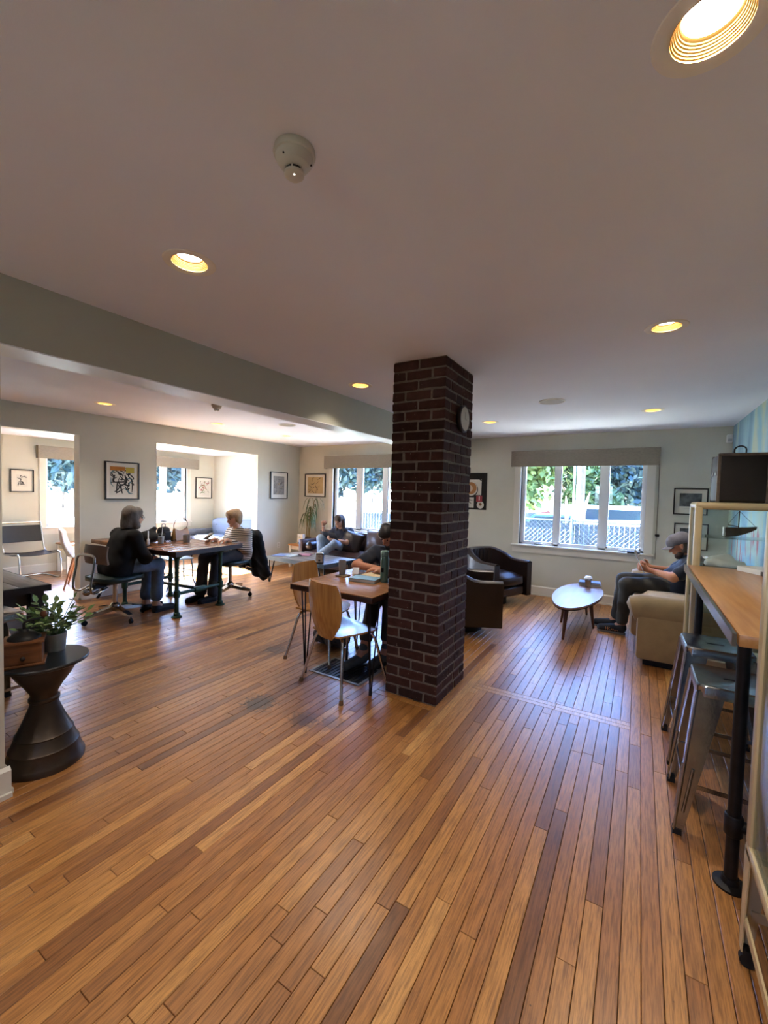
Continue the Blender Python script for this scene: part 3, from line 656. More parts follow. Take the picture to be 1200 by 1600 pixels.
# ---- porch: cantilever chair, shell chair, white table, grey sofa
def cantilever():
    t = thing('cantilever_chair', 'chrome cantilever chair with black leather seat in the porch', 'chair', (-8.15, 2.76, 0), -1.5)
    for s in (-1, 1): MB().tube(spline([(0, -.22, .014), (s*.2, -.22, .014), (s*.27, -.15, .014), (s*.27, .2, .014), (s*.27, .3, .05), (s*.27, .31, .2), (s*.27, .28, .38), (s*.27, .2, .43), (s*.27, -.1, .40), (s*.27, -.2, .43), (s*.27, -.27, .6), (s*.27, -.33, .84), (s*.24, -.34, .87), (0, -.34, .87)], 5), .0125, 10).build('frame_tube', chrome, t)
    lb = mat('black_saddle_leather', '#1b1615', .32, var=.2, bump=.06)
    MB().grid(lambda u, v: (.27*(2*u-1), -.17+.42*v, .425+.0*v-.03*math.sin(PI*v)-.025*math.sin(PI*u)), 8, 10, .006).build('seat_sling', lb, t)
    MB().grid(lambda u, v: (.275*(2*u-1), -.255-.07*v-.02*math.sin(PI*u), .56+.26*v), 8, 5, .006).build('back_sling', lb, t)
cantilever()
def shell_chair():
    t = thing('shell_chair', 'pale grey shell chair with tapered wooden legs inside the porch opening', 'chair', (-6.98, 3.0, 0), -.5); m = mat('pale_grey_shell', '#c9c2bd', .5, var=.03)
    def sh(u, v):
        a = (2*u-1)
        if v < .5: k = v/.5; w = .2+.02*math.sin(k*PI/2); return (w*a, .2-.4*k, .46-.03*math.sin(PI*k)+.03*a*a*k)
        k = (v-.5)/.5; w = .22*(1-.18*k*k); return (w*a, -.2-.1*k-.03*math.sin(PI*k)+.09*a*a*(1-.4*k), .46+.40*k-.05*a**4*k)
    MB().grid(sh, 12, 18, .012).build('shell', m, t)
    for sx in (-1, 1):
        for sy in (-1, 1): MB().tube([(sx*.11, sy*.11, .45), (sx*.22, sy*.22, 0)], [.02, .011], 10).build('leg', woodmat('beech', '#b0714a', '#9a5d38', .4, (16, 16, 2)), t)
shell_chair()
def small_table(name, label, loc, w, d, h, rz=0):
    t = thing(name, label, 'table', loc, rz)
    MB().rbox((0, 0, h-.014), (w, d, .028), .006).build('table_top', honey, t)
    MB().b2((-w/2+.03, -d/2+.03, h-.1), (w/2-.03, d/2-.03, h-.028)).build('apron', whitepaint, t, smooth=False)
    for sx in (-1, 1):
        for sy in (-1, 1): MB().box((sx*(w/2-.035), sy*(d/2-.035), (h-.03)/2), (.045, .045, h-.03)).build('leg', whitepaint, t, smooth=False)
small_table('porch_table', 'small white table with honey wood top between the porch chairs', (-8.36, 3.45, 0), .42, .42, .5)
small_table('side_table', 'small white end table with honey wood top in the corner by the sofa', (-5.68, 6.32, 0), .42, .46, .45)

def buttons(mb, pts, r=.013):
    for p in pts: mb.ball(p, r, 8)
def porch_sofa():
    t = thing('grey_sofa', 'grey button-tufted sofa at the end of the porch', 'sofa', (-7.55, 5.98, 0), PI); m = mat('blue_grey_felt', '#7e8694', .95, var=.08, vscale=60, bump=.15, bscale=400, sheen=.2); dk = mat('charcoal_felt', '#5d6068', .95, var=.08, vscale=60, bump=.15, bscale=400)
    MB().rbox((0, -.02, .32), (1.72, .72, .14), .04, 2).build('base', dk, t)
    for s in (-1, 1): MB().rbox((s*.41, .06, .42), (.8, .62, .12), .04, 1, puff=.012).build('seat_cushion', m, t)
    for s in (-1, 1):
        b = MB(); b.rbox((s*.41, -.28, .62), (.82, .15, .42), .05, 1, puff=.02); c = b.build('back_cushion', m, t)
        q = MB(); buttons(q, [(s*.41+dx, -.19, z) for dx in (-.2, .2) for z in (.55, .7)]); q.build('button', dk, c)
    for s in (-1, 1): MB().rbox((s*.86, .0, .47), (.1, .7, .26), .03, 2).build('arm', dk, t)
    for sx in (-1, 1):
        for sy in (-1, 1): MB().tube([(sx*.75, sy*.27, .26), (sx*.8, sy*.31, 0)], [.022, .014], 10).build('leg', walnut, t)
porch_sofa()

# ---- brown leather sofa under the window
def brown_sofa():
    t = thing('leather_sofa', 'long brown leather sofa with tufted seat under the window', 'sofa', (-4.28, 6.21, 0), PI); L = 2.24
    MB().rbox((0, .0, .2), (L, .72, .16), .02, 2).build('base', leather, t)
    MB().rbox((0, -.29, .5), (L-.04, .14, .5), .04, 2).build('back_frame', leather, t)
    s = MB(); s.rbox((0, .07, .345), (L-.26, .62, .15), .05, 1, puff=.02); c = s.build('seat_cushion', leather, t)
    q = MB(); buttons(q, [(x, y, .428) for x in np.linspace(-.8, .8, 7) for y in (-.08, .18)], .012); q.build('button', leatherdk, c)
    for sgn in (-1, 1):
        a = MB(); a.rbox((sgn*(L/2-.05), .0, .40), (.1, .72, .4), .02, 2); a.build('arm', leather, t)
        MB().tube([(sgn*(L/2-.2), -.2, .49), (sgn*(L/2-.2), -.18, .49), (sgn*(L/2-.2), .3, .49), (sgn*(L/2-.2), .32, .49)], [.05, .085, .085, .05], 16).build('bolster', leatherdk, t)
    for sx in (-1, 1):
        for sy in (-1, 1): MB().box((sx*(L/2-.08), sy*.3, .06), (.05, .05, .12)).build('leg', walnut, t)
brown_sofa()
def pillow(label, loc, size, rot, m):
    w, d, h = size
    def side(sg):
        def fn(u, v):
            a, b = 2*u-1, 2*v-1; k = max(0, (1-abs(a)**2.6)*(1-abs(b)**2.6))**.55
            return (w/2*a*(1-.06*(1-b*b)), sg*d/2*k*(1+.08*math.sin(7*a+3*b)), h/2*b*(1-.06*(1-a*a)))
        return fn
    b_ = MB(); b_.grid(side(1), 14, 14); b_.grid(side(-1), 14, 14); o = b_.build('sofa_pillow', m, angle=80); o.location = loc; o.rotation_euler = rot
    return tag(o, label, 'pillow')
pillow('dark crumpled leather pillow beside the woman on the sofa', (-4.36, 6.10, .60), (.42, .2, .40), (math.radians(-20), .25, .15), leatherdk)
pillow('large grey-brown leather pillow leaning on the sofa back', (-3.86, 6.17, .63), (.54, .2, .46), (math.radians(-16), -.05, -.1), leather)
tag(MB().grid(lambda u, v: (-3.62+.42*u, 6.43-.02*math.sin(9*u)-.07*abs(v-.5)*2+.035, .79+.06*math.sin(PI*v)-.08*(abs(v-.5)*2)**3+.02*math.sin(11*u+3*v)), 14, 8, .012).build('throw_blanket', mat('sage_wool', '#7d857a', .95, var=.2, vscale=40, bump=.4, bscale=200)), 'grey-green throw folded over the sofa back', 'blanket')

# ---- low grey coffee table with bent steel legs
def coffee_table():
    t = thing('coffee_table', 'low grey wooden coffee table on black steel legs before the sofa', 'table', (-4.47, 5.15, 0), -.07); z = .43; w, d = 1.26, .74
    for k in range(5): MB().rbox((0, -d/2+d/5*(k+.5), z-.025), (w, d/5-.003, .05), .004).build('plank', greywood, t)
    fr = MB()
    for s in (-1, 1): fr.box((0, s*(d/2+.004), z-.03), (w+.016, .008, .06)); fr.box((s*(w/2+.004), 0, z-.03), (.008, d, .06))
    fr.build('steel_rim', mat('raw_steel_rim', '#4e5557', .4, .8, var=.2), t)
    for sx in (-1, 1):
        for sy in (-1, 1):
            l = MB(); x, y = sx*(w/2-.02), sy*(d/2-.03); l.tube([(x, y, z-.05), (x, y, .008), (x-sx*.02, y, .008), (x-sx*.13, y, z-.05)], .011, 8); l.build('leg', blackm, t)
    MB().b2((.1, -.2, .12), (.52, .2, .13)).build('lower_shelf', blackm, t)
coffee_table()

# ---- leather barrel chairs
def barrel(label, loc, rz):
    t = thing('barrel_chair', label, 'chair', loc, rz, 'leather barrel chairs by the window'); R_ = .39
    pth = [(-R_, .36), (-R_, .2), (-R_, .05)] + [(R_*math.cos(a), -.02+R_*math.sin(a)*.92) for a in np.linspace(PI, 2*PI, 15)] + [(R_, .05), (R_, .2), (R_, .36)]
    n = len(pth)-1
    def top(u): k = math.sin(PI*u); return .58+.14*max(0, min(1, (k-.25)/.6))
    def outer(u, v):
        i = min(int(u*n), n-1); f_ = u*n-i; x = pth[i][0]*(1-f_)+pth[i+1][0]*f_; y = pth[i][1]*(1-f_)+pth[i+1][1]*f_
        return (x*(1+.0*v), y, .12+(top(u)-.12)*v)
    def inner(u, v):
        x, y, z = outer(u, v); k = .76-.02*v; return (x*k, y*k+(.36-.36*k)*(1 if y > .3 else 0) + (0 if y > .3 else (.36-.36*k)*max(0, (y+.1)/.46)), z)
    s = MB(); s.grid(outer, n*2, 8); s.grid(lambda u, v: inner(u, 1-v), n*2, 8)
    s.grid(lambda u, v: Vector(outer(u, 1)).lerp(Vector(inner(u, 1)), v)+Vector((0, 0, .022*math.sin(PI*v))), n*2, 6)
    s.grid(lambda u, v: Vector(outer(u, 0)).lerp(Vector(inner(u, 0)), 1-v), n*2, 2)
    for u in (0, 1): s.grid(lambda a, b, u=u: Vector(outer(u, a)).lerp(Vector(inner(u, a)), b if u == 0 else 1-b), 8, 2)
    s.build('shell', leatherdk, t, fix=False)
    pl = MB()
    for u in np.linspace(.33, .67, 8): pl.tube([Vector(inner(u, v))+Vector((0, .006, 0)) for v in np.linspace(.45, 1, 6)], .006, 6)
    pl.build('back_pleats', leatherdk, t)
    MB().rbox((0, .03, .20), (.56, .6, .14), .03, 1).build('seat_base', leatherdk, t)
    MB().rbox((0, .05, .345), (.56, .60, .15), .06, 1, puff=.03).build('seat_cushion', leatherdk, t)
    MB().cyl((0, 0, 0), (0, 0, .125), .2, seg=28).build('swivel_plinth', rubber, t)
barrel('dark leather barrel chair with its side turned to the brick column', (-1.65, 4.51, 0), -PI/2+.44)
barrel('dark leather barrel chair in the corner under the window', (-1.74, 5.87, 0), -PI/2-.414)

# ---- surfboard coffee table
def oval_table():
    t = thing('oval_table', 'surfboard-shaped wooden coffee table on tapered walnut legs', 'table', (-.57, 5.26, 0), -.04); z = .385
    def out(s): return [(s*.245*math.sin(a)*(1-.12*math.cos(a)), s*.74*-math.cos(a)) for a in np.linspace(0, 2*PI, 48, endpoint=False)]
    MB().prism(out(1), z-.02, z).build('table_top', woodmat('surf_top', '#9a7152', '#7f5a3f', .3, (16, 1.5, 16), 1.0), t)
    MB().prism(out(.985), z-.032, z-.02).build('edge_band', blackm, t)
    for (x0, y0, x1, y1) in ((-.02, -.50, -.04, -.55), (.13, .04, .17, .08), (-.13, .04, -.18, .1), (.0, .56, .02, .66)):
        MB().tube([(x0, y0, z-.03), (x1, y1, 0)], [.026, .012], 12).build('leg', walnut, t)
    b = MB(); b.tube([(-.02, -.5, z-.06), (.13, .04, z-.06)], .012, 8); b.tube([(-.02, -.5, z-.06), (-.13, .04, z-.06)], .012, 8); b.tube([(.13, .04, z-.06), (0, .56, z-.06)], .012, 8); b.build('brace', walnut, t)
oval_table()

# ---- cream sofa on the right wall (faces -X)
creamf = mat('cream_chenille', '#9e855d', .9, var=.12, vscale=10, bump=.25, bscale=260, sheen=.3)
def cream_sofa():
    t = thing('cream_sofa', 'overstuffed cream fabric sofa with rolled arms along the mural wall', 'sofa', (.42, 5.35, 0), PI/2); L = 2.0   # local x -> world +Y, local y(front) -> -X
    MB().rbox((0, -.02, .22), (L-.1, .84, .3), .04, 2).build('base', creamf, t)
    MB().rbox((0, -.37, .5), (L-.2, .2, .5), .09, 3).build('back_frame', creamf, t)
    for k in (-1, 1):
        MB().rbox((k*.38, .09, .42), (.74, .66, .2), .1, 1, puff=.04).build('seat_cushion', creamf, t)
        MB().rbox((k*.38, -.24, .62), (.74, .2, .42), .1, 1, puff=.05).build('back_cushion', creamf, t)
    for s in (-1, 1):
        MB().rbox((s*(L/2-.12), -.02, .27), (.22, .84, .42), .03, 2).build('arm', creamf, t)
        r = MB(); r.tube([(s*(L/2-.12), -.44, .5), (s*(L/2-.12), -.42, .5), (s*(L/2-.12), .38, .5), (s*(L/2-.12), .44, .49), (s*(L/2-.12), .46, .48)], [.09, .125, .125, .11, .06], 20); r.build('arm_roll', creamf, t)
        MB().rbox((s*(L/2-.34), .39, .33), (.24, .14, .28), .06, 2).build('front_pad', creamf, t)
    MB().b2((-L/2+.08, -.38, 0), (L/2-.08, .34, .075)).build('plinth', rubber, t, smooth=False)
cream_sofa()

# ---- counter with pipe legs, cream glass cabinets
def counter():
    t = thing('bar_counter', 'narrow maple bar counter on black pipe legs between the glass cabinets', 'counter'); z = 1.04
    x0, x1, y0, y1 = .285, XR-.005, 1.78, 3.56
    MB().rbox(((x0+x1)/2+.006, (y0+y1)/2, z-.02), (x1-x0-.012, y1-y0, .04), .003).build('counter_top', maple, t)
    MB().b2((x0-.006, y0, z-.042), (x0+.006, y1, z+.002)).build('edge_trim', alum, t, smooth=False)
    for y in (2.05, 3.42):
        l = MB(); l.cyl((.36, y, .01), (.36, y, z-.04), .0215, seg=14); l.lathe([(.055, 0), (.055, .008), (.03, .014), (.026, .035)], (.36, y, 0), 20); l.lathe([(.026, z-.07), (.055, z-.048), (.055, z-.04)], (.36, y, 0), 20)
        l.lathe([(.026, .2), (.03, .205), (.03, .275), (.026, .28)], (.36, y, 0), 14); lg = l.build('pipe_leg', mat('black_iron_pipe', '#1e1b1b', .5, .5, var=.3, vscale=20), t)
        MB().cyl((.36, y, .24), (XR-.005, y, .24), .0215, seg=12).build('pipe_rail', MATS['black_iron_pipe'], lg)
counter()
def cabinet(label, x0, x1, y0, y1, zt, zb, shelf):
    t = thing('glass_cabinet', label, 'cabinet', ((x0+x1)/2, (y0+y1)/2, 0)); w, d = (x1-x0)/2, (y1-y0)/2; p = .03
    MB().rbox((0, 0, zt-.025), (2*w, 2*d, .05), .022, 3).build('cabinet_top', creampaint, t); MB().rbox((0, 0, zb+.02), (2*w, 2*d, .04), .01, 2).build('cabinet_floor', creampaint, t)
    for sx in (-1, 1):
        for sy in (-1, 1):
            MB().rbox((sx*(w-.022), sy*(d-.022), (zt+zb)/2), (.044, .044, zt-zb-.06), .012, 2).build('corner_post', creampaint, t)
            l = MB(); l.add([(sx*w, sy*d, zb+.02), (sx*(w-.07), sy*d, zb+.02), (sx*(w-.035), sy*d, .05), (sx*w, sy*d, .05), (sx*w, sy*(d-.004), zb+.02), (sx*(w-.07), sy*(d-.004), zb+.02), (sx*(w-.035), sy*(d-.004), .05), (sx*w, sy*(d-.004), .05)], [(0, 1, 2, 3), (7, 6, 5, 4), (0, 4, 5, 1), (1, 5, 6, 2), (2, 6, 7, 3), (3, 7, 4, 0)])
            l.add([(sx*w, sy*d, zb+.02), (sx*w, sy*(d-.07), zb+.02), (sx*w, sy*(d-.035), .05), (sx*w, sy*d, .05), (sx*(w-.004), sy*d, zb+.02), (sx*(w-.004), sy*(d-.07), zb+.02), (sx*(w-.004), sy*(d-.035), .05), (sx*(w-.004), sy*d, .05)], [(0, 1, 2, 3), (7, 6, 5, 4), (0, 4, 5, 1), (1, 5, 6, 2), (2, 6, 7, 3), (3, 7, 4, 0)])
            lg = l.build('leg', creampaint, t, smooth=False)
            MB().cyl((sx*(w-.02), sy*(d-.02)-.01, .022), (sx*(w-.02), sy*(d-.02)+.01, .022), .022, seg=14).box((sx*(w-.02), sy*(d-.02), .048), (.03, .03, .02)).build('caster', rubber, lg)
    r = MB()
    for s in (-1, 1): r.box((0, s*(d-.006), .16), (2*w-.05, .006, .03)); r.box((s*(w-.006), 0, .16), (.006, 2*d-.05, .03))
    r.build('leg_rail', creampaint, t, smooth=False)
    for (a, lo, hi) in (('front', (-w+.044, -d+.01, zb+.04), (w-.044, -d+.014, zt-.05)), ('rear', (-w+.044, d-.014, zb+.04), (w-.044, d-.01, zt-.05)), ('l', (-w+.01, -d+.044, zb+.04), (-w+.014, d-.044, zt-.05)), ('r', (w-.014, -d+.044, zb+.04), (w-.01, d-.044, zt-.05))):
        MB().b2(lo, hi).build('pane', glassc, t, smooth=False)
    for z in shelf: MB().b2((-w+.03, -d+.03, z-.006), (w-.03, d-.03, z)).build('glass_shelf', glassc, t, smooth=False)
    MB().rbox((-w+.05, -d-.004, .9), (.012, .012, .05), .004).build('latch', chrome, t)
cabinet('cream enamelled glass cabinet holding a model sailboat beyond the counter', .325, .925, 3.575, 3.965, 1.475, .36, (1.03, 1.235, .72))
cabinet('cream enamelled glass cabinet at the open end of the counter', .335, .925, 1.08, 1.735, 1.485, .36, (.75, 1.12))

# ---- left foreground: drum table, black-edged table
def drum_table():
    t = thing('drum_table', 'hourglass-shaped dark metal side table with black round top', 'table', (-2.665, .954, 0)); z = .56
    m = mat('aged_bronze_metal', '#4a4038', .42, .7, var=.3, vscale=7, bump=.12, bscale=25)
    MB().lathe([(.176, 0), (.178, .02), (.17, .035), (.166, .045), (.15, .09), (.152, .098), (.145, .105), (.125, .16), (.127, .166), (.12, .172), (.09, .24), (.075, .28), (.064, .31), (.060, .33), (.068, .337), (.068, .35), (.060, .357), (.060, .375), (.085, .42), (.12, .47), (.152, .53), (.155, .54)], seg=40).build('drum_body', m, t)
    MB().lathe([(.185, z-.022), (.197, z-.016), (.199, z-.006), (.195, z), (.0001, z)], seg=48).build('table_top', mat('ebonised_top', '#1d2123', .3, var=.25, vscale=6, stretch=(16, 1, 16), bump=.08), t)
drum_table()
def black_table():
    t = thing('black_table', 'dark trestle table with grey wood top behind the foreground wall', 'table', (-4.24, .86, 0)); w, d, z = 1.0, 1.03, .74
    bk = mat('black_stain', '#141110', .5, var=.2)
    for k in range(6): MB().rbox((0, -d/2+d/6*(k+.5), z-.012), (w, d/6-.003, .024), .004).build('plank', greywood, t)
    MB().b2((-w/2-.01, -d/2-.01, z-.05), (w/2+.01, d/2+.01, z-.004)).build('edge_band', bk, t, smooth=False)
    MB().b2((-w/2+.06, -d/2+.06, z-.15), (w/2-.06, d/2-.06, z-.05)).build('apron', bk, t, smooth=False)
    for sx in (-1, 1):
        for sy in (-1, 1): MB().b2((sx*.44-.04, sy*.45-.04, 0), (sx*.44+.04, sy*.45+.04, z-.05)).build('leg', bk, t, smooth=False)
    MB().b2((-.4, -.49, .1), (.4, -.43, .16)).build('foot_rail', bk, t, smooth=False)
black_table()
# ============================================================ people: distance-field bodies turned into one continuous surface
def V(*a): return np.array(a, float)
def cone(a, b, ra, rb=None): return ('c', np.array(a, float), np.array(b, float), ra, ra if rb is None else rb)
def field(prims, res, k, wob=0, cut=None, seed=0):
    lo = np.min([np.minimum(p[1], p[2])-max(p[3], p[4]) for p in prims], 0)-3*res; hi = np.max([np.maximum(p[1], p[2])+max(p[3], p[4]) for p in prims], 0)+3*res
    n = np.ceil((hi-lo)/res).astype(int)+1; Fd = np.full(n, .5, np.float32)
    ax = [lo[i]+res*np.arange(n[i]) for i in range(3)]
    for (_, a, b, ra, rb) in prims:
        m = max(ra, rb)+k+2*res; i0 = np.maximum(((np.minimum(a, b)-m-lo)/res).astype(int), 0); i1 = np.minimum(((np.maximum(a, b)+m-lo)/res).astype(int)+2, n)
        X_, Y_, Z_ = np.meshgrid(*[ax[i][i0[i]:i1[i]] for i in range(3)], indexing='ij'); d = b-a; L2 = d@d+1e-12
        t = np.clip(((X_-a[0])*d[0]+(Y_-a[1])*d[1]+(Z_-a[2])*d[2])/L2, 0, 1)
        q = np.sqrt((X_-a[0]-t*d[0])**2+(Y_-a[1]-t*d[1])**2+(Z_-a[2]-t*d[2])**2)-(ra+(rb-ra)*t)
        s = (slice(i0[0], i1[0]), slice(i0[1], i1[1]), slice(i0[2], i1[2])); o = Fd[s]
        h = np.maximum(k-np.abs(o-q), 0)/k; Fd[s] = np.minimum(o, q)-h*h*k*.25
    if wob or cut:
        X_, Y_, Z_ = np.meshgrid(*ax, indexing='ij')
        if wob: Fd += wob*(np.sin(31*X_+17*Z_+seed)*np.sin(27*Y_-13*Z_+2*seed)+.6*np.sin(53*Z_+29*X_+seed)*np.sin(47*Y_+seed))
        if cut: Fd = np.maximum(Fd, cut(X_, Y_, Z_))
    return Fd, lo
def nets(Fd, lo, res):
    """surface nets"""
    n = Fd.shape; ins = Fd < 0; cn = np.zeros(tuple(x-1 for x in n), np.int8); acc = np.zeros(cn.shape+(3,), np.float32); cnt = np.zeros(cn.shape, np.float32)
    def sl(o): return tuple(slice(o[i], n[i]-1+o[i]) for i in range(3))
    offs = [(i, j, k) for i in (0, 1) for j in (0, 1) for k in (0, 1)]
    for o in offs: cn += ins[sl(o)]
    mixed = (cn > 0) & (cn < 8)
    idx = np.argwhere(mixed); 
    P = np.zeros((len(idx), 3)); C_ = np.zeros(len(idx))
    for o in offs:
        for ax in range(3):
            if o[ax]: continue
            o2 = list(o); o2[ax] = 1
            a = Fd[idx[:, 0]+o[0], idx[:, 1]+o[1], idx[:, 2]+o[2]]; b = Fd[idx[:, 0]+o2[0], idx[:, 1]+o2[1], idx[:, 2]+o2[2]]
            c = (a < 0) != (b < 0); t = np.where(c, a/np.where(c, a-b, 1), 0)
            p = np.tile(np.array(o, float), (len(idx), 1)); p[:, ax] += t; P += p*c[:, None]; C_ += c
    P = (P/C_[:, None]+idx)*res+lo
    vid = np.full(cn.shape, -1); vid[tuple(idx.T)] = np.arange(len(idx)); faces = []
    for ax in range(3):
        u, w = (ax+1) % 3, (ax+2) % 3
        s0 = [slice(None)]*3; s1 = [slice(None)]*3; s0[ax] = slice(0, -1); s1[ax] = slice(1, None)
        ch = ins[tuple(s0)] != ins[tuple(s1)]; e = np.argwhere(ch); flip = ins[tuple(s0)][tuple(e.T)]
        ok = (e[:, u] > 0) & (e[:, w] > 0) & (e[:, u] < n[u]-1) & (e[:, w] < n[w]-1); e = e[ok]; flip = flip[ok]
        def at(du, dw): q = e.copy(); q[:, u] -= du; q[:, w] -= dw; return vid[q[:, 0], q[:, 1], q[:, 2]]
        f_ = np.stack([at(1, 1), at(0, 1), at(0, 0), at(1, 0)], 1); f_[~flip] = f_[~flip][:, ::-1]; faces.append(f_)
    Fc = np.concatenate(faces); Fc = Fc[(Fc >= 0).all(1)]; return P, Fc
def blob(name, prims, m, res=.009, k=.03, parent=None, wob=0, cut=None, seed=0):
    P, Fc = nets(*field(prims, res, k, wob, cut, seed), res); me = bpy.data.meshes.new(name); me.from_pydata(P.tolist(), [], Fc.tolist()); me.update(); me.materials.append(m); me.shade_smooth()
    return link(name, me, parent)
def nrm(v): return v/np.linalg.norm(v)
def hand(wr, d, pn, curl, thumb_side):
    """palm, four unequal fingers and a thumb from its side; pn = palm normal, fingers curl towards it"""
    d = nrm(d); pn = nrm(pn-d*(pn@d)); s = np.cross(d, pn)*thumb_side; out = []; kn = wr+d*.085
    for o in (-.026, -.009, .009, .026): out.append(cone(wr+d*.02+s*o*.7, kn+s*o*1.05, .013, .0115))
    for o, L in ((.03, .068), (.0105, .078), (-.0095, .072), (-.029, .056)):
        a = kn+s*o; d1 = nrm(d*math.cos(curl*.8)+pn*math.sin(curl*.8)); d2 = nrm(d*math.cos(curl*1.9)+pn*math.sin(curl*1.9)); b = a+d1*L*.5; c = b+d2*L*.5; out += [cone(a, b, .0092, .0085), cone(b, c, .0085, .0072)]
    a = wr+d*.03+s*.026; b = a+nrm(d*.6+s*.7+pn*.3)*.04; c = b+nrm(d*.8+pn*.5+s*.1)*.032; out += [cone(a, b, .0125, .0105), cone(b, c, .0105, .0085)]
    return out
def head_prims(c, f_, u, s=1.0):
    f_ = nrm(f_); u = nrm(u-f_*(u@f_)); r = np.cross(f_, u); H = lambda a, b, d: c+(f_*a+r*b+u*d)*s
    P = [cone(H(-.03, 0, .03), H(.01, 0, .035), .078*s, .074*s), cone(H(.0, 0, -.005), H(.03, 0, -.02), .07*s, .058*s), cone(H(.03, 0, -.04), H(.055, 0, -.082), .05*s, .024*s), cone(H(.02, .035, -.05), H(.05, .012, -.078), .028*s, .02*s), cone(H(.02, -.035, -.05), H(.05, -.012, -.078), .028*s, .02*s),
         cone(H(.088, 0, .012), H(.106, 0, -.022), .0085*s, .013*s), cone(H(.08, .012, -.025), H(.08, -.012, -.025), .012*s), cone(H(.078, .03, .026), H(.078, -.03, .026), .011*s), cone(H(.078, .017, -.05), H(.078, -.017, -.05), .010*s)]
    for sd in (-1, 1): P.append(cone(H(-.005, sd*.078, .015), H(.0, sd*.076, -.03), .014*s, .01*s))
    return P, H
skin = mat('skin_light', '#c99678', .5, var=.08, vscale=14, bump=.03, bscale=120); skin2 = mat('skin_warm', '#b87d5e', .5, var=.08, vscale=14, bump=.03, bscale=120)
lipm = mat('lip_rose', '#9a5a50', .5); eyem = mat('eye_dark', '#241c18', .25); browm = mat('brow_grey', '#6a5a4c', .8)
def figure(label, J, head, headdir, headup, sk, hands, girth=1.0, fem=True):
    """J: joint name -> world point. Returns the body (top-level) and the joint-based prims used for clothing."""
    g = girth; P = []; pel, ch, nk = J['pelvis'], J['chest'], J['neck']; side = nrm(J['shR']-J['shL'])
    tors = [cone(pel-side*.07, ch-side*.075, .105*g, .105*g), cone(pel+side*.07, ch+side*.075, .105*g, .105*g), cone(pel-side*.085, pel+side*.085, .115*g), cone(ch, nk, .11*g, .055), cone(J['shL'], J['shR'], .055*g)]
    arms = {s: [cone(J['sh'+s], J['el'+s], .052*g, .041*g), cone(J['el'+s], J['wr'+s], .040*g, .026)] for s in 'LR'}
    legs = {s: [cone(J['hip'+s], J['kn'+s], .085*g, .058*g), cone(J['kn'+s], J['an'+s], .055*g, .036)] for s in 'LR'}
    feet = {s: [cone(J['an'+s], J['an'+s]+(J['to'+s]-J['an'+s])*.2-V(0, 0, .03), .036, .034), cone(J['an'+s]-V(0, 0, .04), J['to'+s]+V(0, 0, .012), .034, .024)] for s in 'LR'}
    hp, H = head_prims(head, headdir, headup)
    hd = [q for s in 'LR' if s in hands for q in hand(J['wr'+s], *hands[s])]
    body = blob('person', tors+arms['L']+arms['R']+legs['L']+legs['R']+feet['L']+feet['R']+[cone(nk, head-nrm(headup)*.03, .05, .05)], sk, .0075, .03) if False else None
    allp = tors+arms['L']+arms['R']+legs['L']+legs['R']+feet['L']+feet['R']+[cone(nk, H(-.025, 0, -.03), .052, .05)]
    res = .0065; k1, k2 = .03, .012
    # coarse limbs melt together softly, face and fingers with a tighter blend
    lo = None; prim_all = allp+hp+hd
    los = np.min([np.minimum(p[1], p[2])-max(p[3], p[4]) for p in prim_all], 0)-3*res; his = np.max([np.maximum(p[1], p[2])+max(p[3], p[4]) for p in prim_all], 0)+3*res
    pad = [cone(los+3*res, los+3*res, -1, -1), cone(his-3*res, his-3*res, -1, -1)]
    A, l1 = field_in(allp, res, k1, los, his); B, _ = field_in(hp+hd, res, k2, los, his); h = np.maximum(.02-np.abs(A-B), 0)/.02; Fd = np.minimum(A, B)-h*h*.02*.25
    Pv, Fc = nets(Fd, l1, res); me = bpy.data.meshes.new('person'); me.from_pydata(Pv.tolist(), [], Fc.tolist()); me.update(); me.materials.append(sk); me.shade_smooth()
    body = link('person', me); tag(body, label, 'person')
    for sd in (-1, 1): MB().ball(tuple(H(.079, sd*.031, .008)), .0075, 8).build('eye', eyem, body); MB().tube([tuple(H(.082, sd*.048, .03)), tuple(H(.09, sd*.03, .036)), tuple(H(.091, sd*.014, .031))], [.003, .0045, .004], 6).build('eyebrow', browm, body)
    MB().tube([tuple(H(.080, .022, -.05)), tuple(H(.0885, 0, -.047)), tuple(H(.080, -.022, -.05))], [.002, .005, .002], 6).build('lips', lipm, body)
    return body, dict(torso=tors, arms=arms, legs=legs, feet=feet, H=H)
def field_in(prims, res, k, lo, hi):
    n = np.ceil((hi-lo)/res).astype(int)+1; Fd = np.full(n, .5, np.float32); ax = [lo[i]+res*np.arange(n[i]) for i in range(3)]
    for (_, a, b, ra, rb) in prims:
        m = max(ra, rb)+k+2*res; i0 = np.maximum(((np.minimum(a, b)-m-lo)/res).astype(int), 0); i1 = np.minimum(((np.maximum(a, b)+m-lo)/res).astype(int)+2, n)
        X_, Y_, Z_ = np.meshgrid(*[ax[i][i0[i]:i1[i]] for i in range(3)], indexing='ij'); d = b-a; L2 = d@d+1e-12
        t = np.clip(((X_-a[0])*d[0]+(Y_-a[1])*d[1]+(Z_-a[2])*d[2])/L2, 0, 1)
        q = np.sqrt((X_-a[0]-t*d[0])**2+(Y_-a[1]-t*d[1])**2+(Z_-a[2]-t*d[2])**2)-(ra+(rb-ra)*t)
        s = (slice(i0[0], i1[0]), slice(i0[1], i1[1]), slice(i0[2], i1[2])); o = Fd[s]; h = np.maximum(k-np.abs(o-q), 0)/k; Fd[s] = np.minimum(o, q)-h*h*k*.25
    return Fd, lo
def inflate(ps, e): return [(p[0], p[1], p[2], p[3]+e, p[4]+e) for p in ps]
